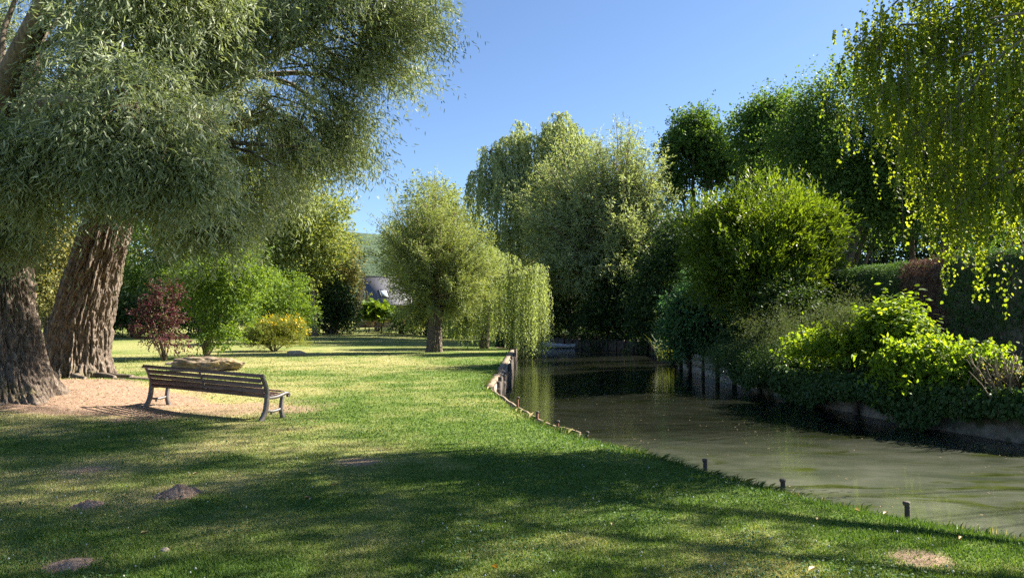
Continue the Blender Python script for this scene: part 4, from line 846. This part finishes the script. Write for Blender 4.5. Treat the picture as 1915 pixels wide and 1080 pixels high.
# far bank: dark timber piles and a pale moored board
t = thing('timber_revetment', 'low dark timber piling along the shaded far end of the pond', 'bank wall', (4, 58, WATER)); off = np.array(t.location)
FB = [(1.0, 61.5), (4, 60.5), (7, 56), (9, 52), (9.7, 46), (8.9, 39.8)]
mb = MB(); strip_wall(mb, FB, .22, .08, -1.1, .25, .7, .06); mb.build('boards', M['timber'], t, False, off)
for s in np.arange(.8, plen(FB)-.5, 1.1):
    q = along(FB, s)[0]; q2 = along(FB, s+.1)[0]; tt = nz(q2-q); q = q+np.array([tt[1], -tt[0]])*.38
    mb = MB(); post(mb, q[0], q[1], -1.1, .28+.25*random.random(), .08); mb.build('post', M['timber'], t, True, off)
q = at(1058, 636, 59.2)
def punt():
    t = thing('punt', 'small pale flat boat moored at the dark far end of the pond', 'boat', (q[0], 59.0, WATER), R(-8)); n = 15; V = []
    for i in range(n):
        f = i/(n-1)*2-1; w = .55*(1-.35*abs(f)**3); h = .34+.16*f*f; b_ = .02+.26*max(0, abs(f)-.6)
        V += [(f*1.9, -w, h), (f*1.9, -w*.8, b_), (f*1.9, w*.8, b_), (f*1.9, w, h), (f*1.9, w-.06, h), (f*1.9, w*.8-.05, b_+.06), (f*1.9, -w*.8+.05, b_+.06), (f*1.9, -w+.06, h)]
    mb = MB(); Fs = [(i*8+a, (i+1)*8+a, (i+1)*8+(a+1) % 8, i*8+(a+1) % 8) for i in range(n-1) for a in range(8)]+[tuple(range(8)), tuple((n-1)*8+a for a in range(8))[::-1]]
    mb.add(V, Fs); mb.build('hull', M['pale'], t, True)
    mb = MB(); mb.box((-.6, 0, .27), (.16, .46, .02), None, .005); mb.build('thwart', M['greywood'], t); mb = MB(); mb.box((.7, 0, .27), (.16, .46, .02), None, .005); mb.build('thwart', M['greywood'], t)
punt()

# ------------------------------------------------------------------ birch hanging in from the right
def birch():
    b = np.array([13.9, 7.4, .3]); t = thing('birch_tree', 'birch with long hanging branches reaching in from the right', 'tree', b); d = 11.
    mb = MB(); top = np.array([12.8, 8.3, 12.5]); P = bez(b-[0, 0, .2], np.array([13.7, 7.6, 6]), top, 12); mb.tube(P, np.linspace(.19, .06, 12), 10, True, .1)
    lob = [lobe(1900, -170, 11, 260, 130), lobe(1990, 150, 10.5, 70, 120, .5)]; LV = Leaves()
    C, o, ci = clumps(lob, 90, .5); CC = np.repeat(C, 7, 0)+rng.normal(size=(len(C)*7, 3))*[.13, .13, .2]
    BR = [([(2020, -70), (1830, -50), (1670, 0), (1600, 95)], 12.2, 230, 1.0), ([(2020, 20), (1870, 35), (1735, 110), (1632, 180)], 11.8, 290, 1.1), ([(2020, 100), (1900, 130), (1790, 185), (1690, 260)], 11.5, 270, 1.1), ([(2020, 190), (1915, 215), (1830, 265), (1745, 330)], 11.2, 220, .9), ([(2020, 290), (1920, 305), (1840, 345), (1770, 400)], 10.9, 170, .75), ([(2020, -20), (1880, -30), (1760, 20), (1690, 90)], 12.6, 210, 1.15), ([(2020, 60), (1930, 70), (1850, 120), (1790, 200)], 10.6, 150, 1.1), ([(1800, 60), (1740, 40), (1680, 50), (1640, 110)], 12.0, 110, .9), ([(2020, 360), (1960, 360), (1900, 390)], 10.7, 90, .7)]
    S_, l_ = [], []
    for pl, dd, n, ml in BR:
        Q = np.array([at(px, py, dd) for px, py in pl]); f = rng.random(n*2); f = f[noise(f*9, dd*3.1, 0, 92)+.35*rng.random(n*2) > .50][:n]; u = f*(len(Q)-1)
        p = np.stack([np.interp(u, np.arange(len(Q)), Q[:, i]) for i in range(3)], 1)+rng.normal(size=(len(f), 3))*[.16, .42, .14]; S_.append(p); l_.append(ml*(.25+.9*rng.random(len(f)))*(.6+.8*noise(u*2.2, dd, 0, 93)))
        w_ = np.linspace(0, len(Q)-1, 9); mb.tube(np.stack([np.interp(w_, np.arange(len(Q)), Q[:, i]) for i in range(3)], 1)+rng.normal(size=(9, 3))*.03, np.linspace(.04, .007, 9), 6, False)
    S_ = np.concatenate(S_); l_ = np.concatenate(l_); LV.add(twigs(S_, nz(rdir(len(S_))*.16-np.array([0, 0, 1.])), l_, 30, -.0, .7, .4, .052, .041, .35, None, BROAD, .022))
    for q in range(0, len(S_), 2): mb.tube([S_[q], S_[q]-[0, 0, l_[q]*.5], S_[q]-[0, 0, l_[q]*.9]], [.004, .003, .002], 3, False)
    D = nz(rdir(len(CC))*.28-np.array([0, 0, 1.])); LV.add(twigs(CC, D, .5+.75*rng.random(len(CC)), 17, .05, .65, .45, .058, .046, .3, None, BROAD, .035))
    # dangling tails
    for px, py, dd, n in ((1805, 490, 11.2, 14), (1640, 25, 12.2, 7), (1885, 500, 10.8, 6), (1620, 110, 12.4, 6), (1790, 440, 11.4, 9), (1905, 120, 10.5, 10)):
        q = at(px, py-40, dd)+rng.normal(size=(n, 3))*[.16, .2, .2]; LV.add(twigs(q, nz(rdir(n)*.2-np.array([0, 0, 1.])), .75, 18, .1, .6, .4, .05, .04, .3, None, BROAD, .04))
    for s, e in ((at(2050, 10, 10.6), at(1745, 130, 11.6)), (at(2080, 20, 10.6), at(1850, 35, 10.6)), (at(2100, 180, 10.6), at(1840, 330, 11)), (at(2050, -120, 10.6), at(1700, 20, 12)), (at(2100, 330, 10.6), at(1880, 360, 11))):
        tr = np.array([13.5, 7.75, max(1.5, s[2]-.8)]); mb.tube(np.concatenate([bez(tr, (tr+s)/2+[0, 0, .2], s, 5)[:-1], bez(s, (s+e)/2+[0, 0, .12], e, 8)]), np.linspace(.06, .012, 12), 6, False)
    for q in range(0, len(C), 4):
        c = C[q]; mb.tube([c+[.3, 0, .25], c, c-[.05, 0, .6]], [.008, .006, .003], 3, False)
    mb.build('trunk', M['birchbark'], t, True, b); LV.build('crown', M['birch'], t, b)
birch()
# trees further right that shade the foreground lawn

std_tree('ash_tree', 'tall ash behind the hedge whose high crown shades the lawn before the bench', 'tree', np.array([14.6, 20.0, .3]), [[11.4, 19.0, 14.5, 1.9, 1.9, 2.2], [10.2, 17.4, 13.6, 2.0, 2.0, 2.0], [12.6, 18.4, 16.2, 2.2, 2.2, 2.0], [10.8, 16.0, 12.6, 2.0, 2.0, 2.2], [9.8, 15.2, 14.6, 1.8, 2.0, 2.0]], 'alder', .022, None, 'bark2', 560, .7, 9, 9, .8, .12, .065, None, 6, thin=.47, nscale=1.1)
std_tree('ash_tree', 'ash leaning over the water beside the birch and shading the near grass', 'tree', np.array([14.8, 11.6, .3]), [[10.6, 12.6, 11.4, 2.0, 2.0, 2.2], [11.2, 10.4, 9.6, 2.0, 2.0, 2.2], [9.6, 11.0, 12.4, 2.0, 2.0, 2.0], [11.6, 8.4, 9.0, 1.9, 1.8, 2.2], [9.4, 13.2, 13.4, 1.8, 1.8, 2.0], [11.8, 12.0, 14.2, 2.4, 2.4, 2.4]], 'alder', .022, None, 'bark2', 560, .7, 9, 9, .8, .12, .065, None, 6, thin=.47, nscale=1.1)

# ------------------------------------------------------------------ background on the left: trees, house, garden
BT = [('parkland_tree', 'light green tree seen between the two willow trunks', gp(90, 620, 58), [lobe(80, 500, 58, 60, 55), lobe(110, 560, 57, 50, 45), lobe(40, 560, 58, 50, 50), lobe(120, 470, 58, 40, 40)], 'ochre', 260),
      ('parkland_tree', 'leafy tree with dark trunks behind the tall green shrub', gp(590, 618, 62), [lobe(580, 420, 62, 62, 55), lobe(530, 450, 62, 55, 60), lobe(620, 460, 62, 40, 50), lobe(560, 500, 62, 60, 45), lobe(600, 370, 62, 45, 45), lobe(520, 380, 63, 60, 60)], 'backtree', 480),
      ('parkland_tree', 'yellowish tree lit by the sun left of the house', gp(628, 618, 70), [lobe(625, 490, 70, 42, 42), lobe(640, 532, 70, 20, 26), lobe(600, 510, 70, 32, 38)], 'ochre', 240),
      ('parkland_tree', 'shadowy broad tree behind the purple shrub', gp(300, 620, 66), [lobe(260, 470, 66, 80, 70), lobe(340, 450, 66, 80, 75), lobe(420, 430, 66, 70, 70), lobe(300, 540, 66, 90, 45), lobe(210, 550, 66, 50, 50), lobe(470, 480, 67, 60, 60)], 'alder', 520),
      ('parkland_tree', 'green tree behind the pollard willow and left of the tall weeping willow', gp(850, 625, 68), [lobe(850, 420, 68, 45, 50), lobe(800, 380, 68, 45, 40), lobe(890, 470, 67, 45, 50), lobe(840, 500, 67, 50, 60), lobe(770, 470, 70, 50, 60)], 'backtree', 420)]
for nm, lab, base, lob, mt, n in BT:
    std_tree(nm, lab, 'tree', base, lob, mt, .3, None, 'bark2', n, 1.0, 9, 8, 1.1, .26, .12, 'trees beyond the lawn', per=8, shell=.45, thin=.25, nscale=.4)
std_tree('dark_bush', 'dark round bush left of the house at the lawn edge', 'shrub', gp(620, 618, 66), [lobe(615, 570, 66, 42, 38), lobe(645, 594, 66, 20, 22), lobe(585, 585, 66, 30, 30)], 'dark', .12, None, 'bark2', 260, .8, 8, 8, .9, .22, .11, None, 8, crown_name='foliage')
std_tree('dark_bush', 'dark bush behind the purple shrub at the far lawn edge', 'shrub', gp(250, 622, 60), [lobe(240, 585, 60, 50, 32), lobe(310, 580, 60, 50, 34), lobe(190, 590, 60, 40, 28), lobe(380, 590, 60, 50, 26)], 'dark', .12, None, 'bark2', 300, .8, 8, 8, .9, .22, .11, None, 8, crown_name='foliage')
std_tree('dark_bush', 'added dark bush standing in for shade behind the pollard willow trunk', 'shrub', gp(800, 620, 70), [lobe(770, 598, 70, 34, 22), lobe(830, 590, 68, 45, 32), lobe(880, 600, 66, 40, 30)], 'dark', .12, None, 'bark2', 240, .8, 8, 8, .9, .22, .11, None, 8, crown_name='foliage')  # bush added to fill in the shade under the crown and curtain
def treeline(name, label, specs, mat, n):
    LV, C, ci = crown(specs, n, 1.6, 8, 7, 1.7, .55, .26, shell=.5); mb = MB()
    for q in range(0, len(C), 9):
        c = C[q]; mb.tube([(c[0], c[1], 0), (c[0]+.2, c[1], c[2]*.5), (c[0], c[1], c[2])], [.22, .16, .06], 5, False)
    a = LV.build(name, M[mat]); tag(a, label, None, None, 'stuff'); b_ = mb.build(name+'_trunks', M['bark2'], a); 
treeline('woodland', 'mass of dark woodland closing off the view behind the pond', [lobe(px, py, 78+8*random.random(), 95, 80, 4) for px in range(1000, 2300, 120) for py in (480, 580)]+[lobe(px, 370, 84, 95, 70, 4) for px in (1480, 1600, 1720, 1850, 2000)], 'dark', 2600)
treeline('woodland', 'mass of woodland behind the lawn on the left', [lobe(px, py, 92+8*random.random(), 95, 70, 4) for px in range(-500, 600, 110) for py in (480, 570)]+[lobe(px, 380, 95, 95, 80, 4) for px in range(-500, 560, 130)]+[lobe(px, 560, 100, 60, 60, 3) for px in (780, 850, 920)], 'backtree', 1500)

def house():
    D0 = 86.; c = at(680, 598, D0); t = thing('house', 'house with steep grey slate roof half hidden behind trees', 'house', (c[0], c[1], H(c[0], c[1])), math.atan2(.55, .83))
    w, Ln, ev, rg = 2.6, 6.4, 3.8-H(c[0], c[1]), 6.75-H(c[0], c[1])
    # local x = along the ridge, local -y faces the camera; apex of the gable over the origin
    mb = MB(); mb.add([(0, -w, 0), (0, w, 0), (0, w, ev), (0, 0, rg-.1), (0, -w, ev), (Ln, -w, 0), (Ln, w, 0), (Ln, w, ev), (Ln, 0, rg-.1), (Ln, -w, ev)], [(0, 4, 3, 2, 1), (5, 6, 7, 8, 9), (0, 5, 9, 4), (1, 2, 7, 6), (0, 1, 6, 5)]); mb.build('wall', M['render'], t)
    mb = MB()
    for s in (-1, 1):
        a = (rg-ev)/w; y1 = s*(w+.35); z1 = rg-a*(w+.35); V = [(-.25, 0, rg), (Ln+.25, 0, rg), (Ln+.25, y1, z1), (-.25, y1, z1)]; V += [(x, y, z+.13) for x, y, z in V]
        mb.add(V, [(0, 1, 2, 3), (4, 7, 6, 5), (0, 4, 5, 1), (1, 5, 6, 2), (2, 6, 7, 3), (3, 7, 4, 0)])
    rf = mb.build('roof', M['slate'], t); mb = MB(); mb.tube([(-.27, 0, rg+.13), (Ln+.27, 0, rg+.13)], .09, 8); mb.build('ridge', M['slate'], rf)
    a = math.atan2(rg-ev, w); nrm = np.array([0, -math.sin(a), math.cos(a)]); rot = np.array([[1, 0, 0], [0, math.cos(a), -math.sin(a)], [0, math.sin(a), math.cos(a)]])
    cc = np.array([1.75, -w*.68, rg-(rg-ev)*.68])+nrm*.15
    mb = MB()
    for dx, dy, hx, hy in ((-.52, 0, .05, .6), (.52, 0, .05, .6), (0, .55, .47, .05), (0, -.55, .47, .05)): mb.box(cc+rot@np.array([dx, dy, .02]), (hx, hy, .05), rot)
    sk = mb.build('skylight', M['frame'], rf); mb = MB(); mb.box(cc+rot@np.array([0, 0, .01]), (.468, .498, .02), rot); mb.build('pane', M['glass'], sk)
    wn = MB(); wn.box((-.03, -.55, ev+.9), (.05, .28, .62)); wi = wn.build('window', M['frame'], t); mb = MB(); mb.box((-.09, -.55, ev+.9), (.012, .20, .54)); mb.build('pane', M['glass'], wi)
    mb = MB(); mb.tube([(.5, -w-.12, 0), (.5, -w-.12, ev-.3)], .06, 8); mb.build('drainpipe', M['frame'], t)
house()
# broad leaved clump, table, bench, railing, wheel-like branches
std_tree('gunnera_plant', 'bright big leaved plant in front of the house', 'plant', gp(708, 616, 74), [lobe(705, 588, 74, 28, 16), lobe(725, 595, 74, 20, 14), lobe(690, 592, 74, 14, 12)], 'shrub', .04, None, 'stem', 60, .4, 5, 4, .6, .5, .42, None, 8, crown_name='leaves', prof=BROAD, upn=1.4, low=-.1)
def garden_bench():
    q = gp(722, 616, 72); t = thing('garden_bench', 'dark slatted bench at the far end of the lawn', 'bench', q, R(4)); mb = MB()
    for z in (.5, .63, .76, .89): mb.box((0, .05, z), (1.1, .015, .05))
    mb.build('backrest', M['greywood'], t); mb = MB()
    for y in (-.38, -.24, -.1): mb.box((0, y, .42), (1.1, .06, .02))
    mb.build('seat', M['greywood'], t)
    for sx in (-1, 1):
        mb = MB(); mb.box((sx*.95, .08, .46), (.04, .02, .46)); mb.box((sx*.95, -.4, .2), (.04, .03, .2)); mb.box((sx*.95, -.15, .37), (.035, .2, .025)); mb.build('leg_frame', M['greywood'], t)
    q = gp(702, 617, 70); t = thing('garden_table', 'low dark table standing beside the far bench', 'table', q, R(3)); mb = MB()
    for y in (-.3, -.1, .1, .3): mb.box((0, y, .52), (.95, .09, .02))
    mb.build('tabletop', M['greywood'], t)
    for sx in (-1, 1):
        mb = MB()
        for sy in (-1, 1): mb.tube([(sx*.6, sy*.36, 0), (sx*.6, sy*.08, .5)], .035, 6)
        mb.build('leg', M['greywood'], t)
    q = gp(683, 614, 76); t = thing('wooden_railing', 'short reddish wooden railing left of the far bench', 'railing', q); 
    for x in (-1.0, 0, 1.0): mb = MB(); mb.box((x, 0, .45), (.05, .05, .45)); mb.build('post', M['rail'], t)
    for z in (.45, .82): mb = MB(); mb.box((0, -.08, z), (1.2, .02, .05)); mb.build('rail', M['rail'], t)
    q = gp(750, 617, 71); t = thing('driftwood_stump', 'gnarled pale root stump right of the far bench', 'stump', q); mb = MB()
    for k in range(9):
        a = rng.random()*6.28; e = np.array([math.cos(a)*.9, .2*rng.normal(), .55+math.sin(a)*.6]); mb.tube(bez(np.array([0, 0, .5]), np.array([e[0]*.6, 0, e[2]+.3]), e, 6), np.linspace(.13, .04, 6), 6, True, .3)
    mb.tube([(0, 0, -.1), (0, 0, .6)], [.3, .2], 9); mb.build('roots', M['bark2'], t, True)
garden_bench()
def bird():
    q = gp(622, 637, 52); t = thing('bird', 'little dark bird standing on the far lawn', 'bird', q, R(20)); mb = MB()
    mb.tube([(-.24, 0, .17), (-.15, 0, .155), (-.06, 0, .14), (.02, 0, .15), (.08, 0, .19), (.12, 0, .235), (.155, 0, .235), (.20, 0, .225)], [.006, .022, .055, .062, .045, .036, .026, .004], 8); mb.build('body', M['bird'], t, True)
    for s in (-1, 1): mb = MB(); mb.tube([(0, s*.025, .1), (.01, s*.03, .05), (0, s*.03, 0)], .006, 5); mb.build('leg', M['bird'], t)
bird()

for o in bpy.data.objects:      # thin shoots inside the leaves: too many to count
    if o.parent and o.name.split('.')[0] in ('shoots', 'branches'): o['kind'] = 'stuff'
grass()
# ------------------------------------------------------------------ light, sky, camera
SUN_EL, SUN_AZ = R(36), R(22)   # azimuth from +x towards +y
dirv = Vector((math.cos(SUN_EL)*math.cos(SUN_AZ), math.cos(SUN_EL)*math.sin(SUN_AZ), math.sin(SUN_EL)))
sl = bpy.data.lights.new('sun', 'SUN'); sl.energy = 5.0; sl.angle = R(.55); sl.color = (1, .92, .78)
so = bpy.data.objects.new('sun', sl); link(so); so.rotation_euler = dirv.to_track_quat('Z', 'Y').to_euler(); so.location = (40, 20, 40)
w = bpy.data.worlds.new('World'); scene.world = w; w.use_nodes = True; nt = w.node_tree
bg = nt.nodes['Background']; sky = nt.nodes.new('ShaderNodeTexSky'); sky.sky_type = 'NISHITA'; sky.sun_disc = False
sky.sun_elevation = SUN_EL; sky.sun_rotation = math.pi/2-SUN_AZ; sky.air_density = .8; sky.dust_density = .25; sky.ozone_density = 4.0
nt.links.new(sky.outputs[0], bg.inputs[0]); bg.inputs[1].default_value = .05
cam = bpy.data.cameras.new('camera'); cam.sensor_width = 36; cam.lens = 36*F/1915; cam.clip_end = 3000; cam.clip_start = .05
co = bpy.data.objects.new('camera', cam); link(co); co.location = (0, 0, CAMH); co.rotation_euler = (math.pi/2+PITCH, 0, 0); scene.camera = co
vs = scene.view_settings; vs.view_transform = 'Standard'; vs.look = 'None'; vs.exposure = 2.12; vs.gamma = 1
cy = scene.cycles; cy.use_denoising = False; cy.sample_clamp_indirect = 2.5; cy.max_bounces = 7; cy.diffuse_bounces = 4; cy.glossy_bounces = 3; cy.transmission_bounces = 4; cy.transparent_max_bounces = 4; cy.caustics_reflective = False; cy.caustics_refractive = False
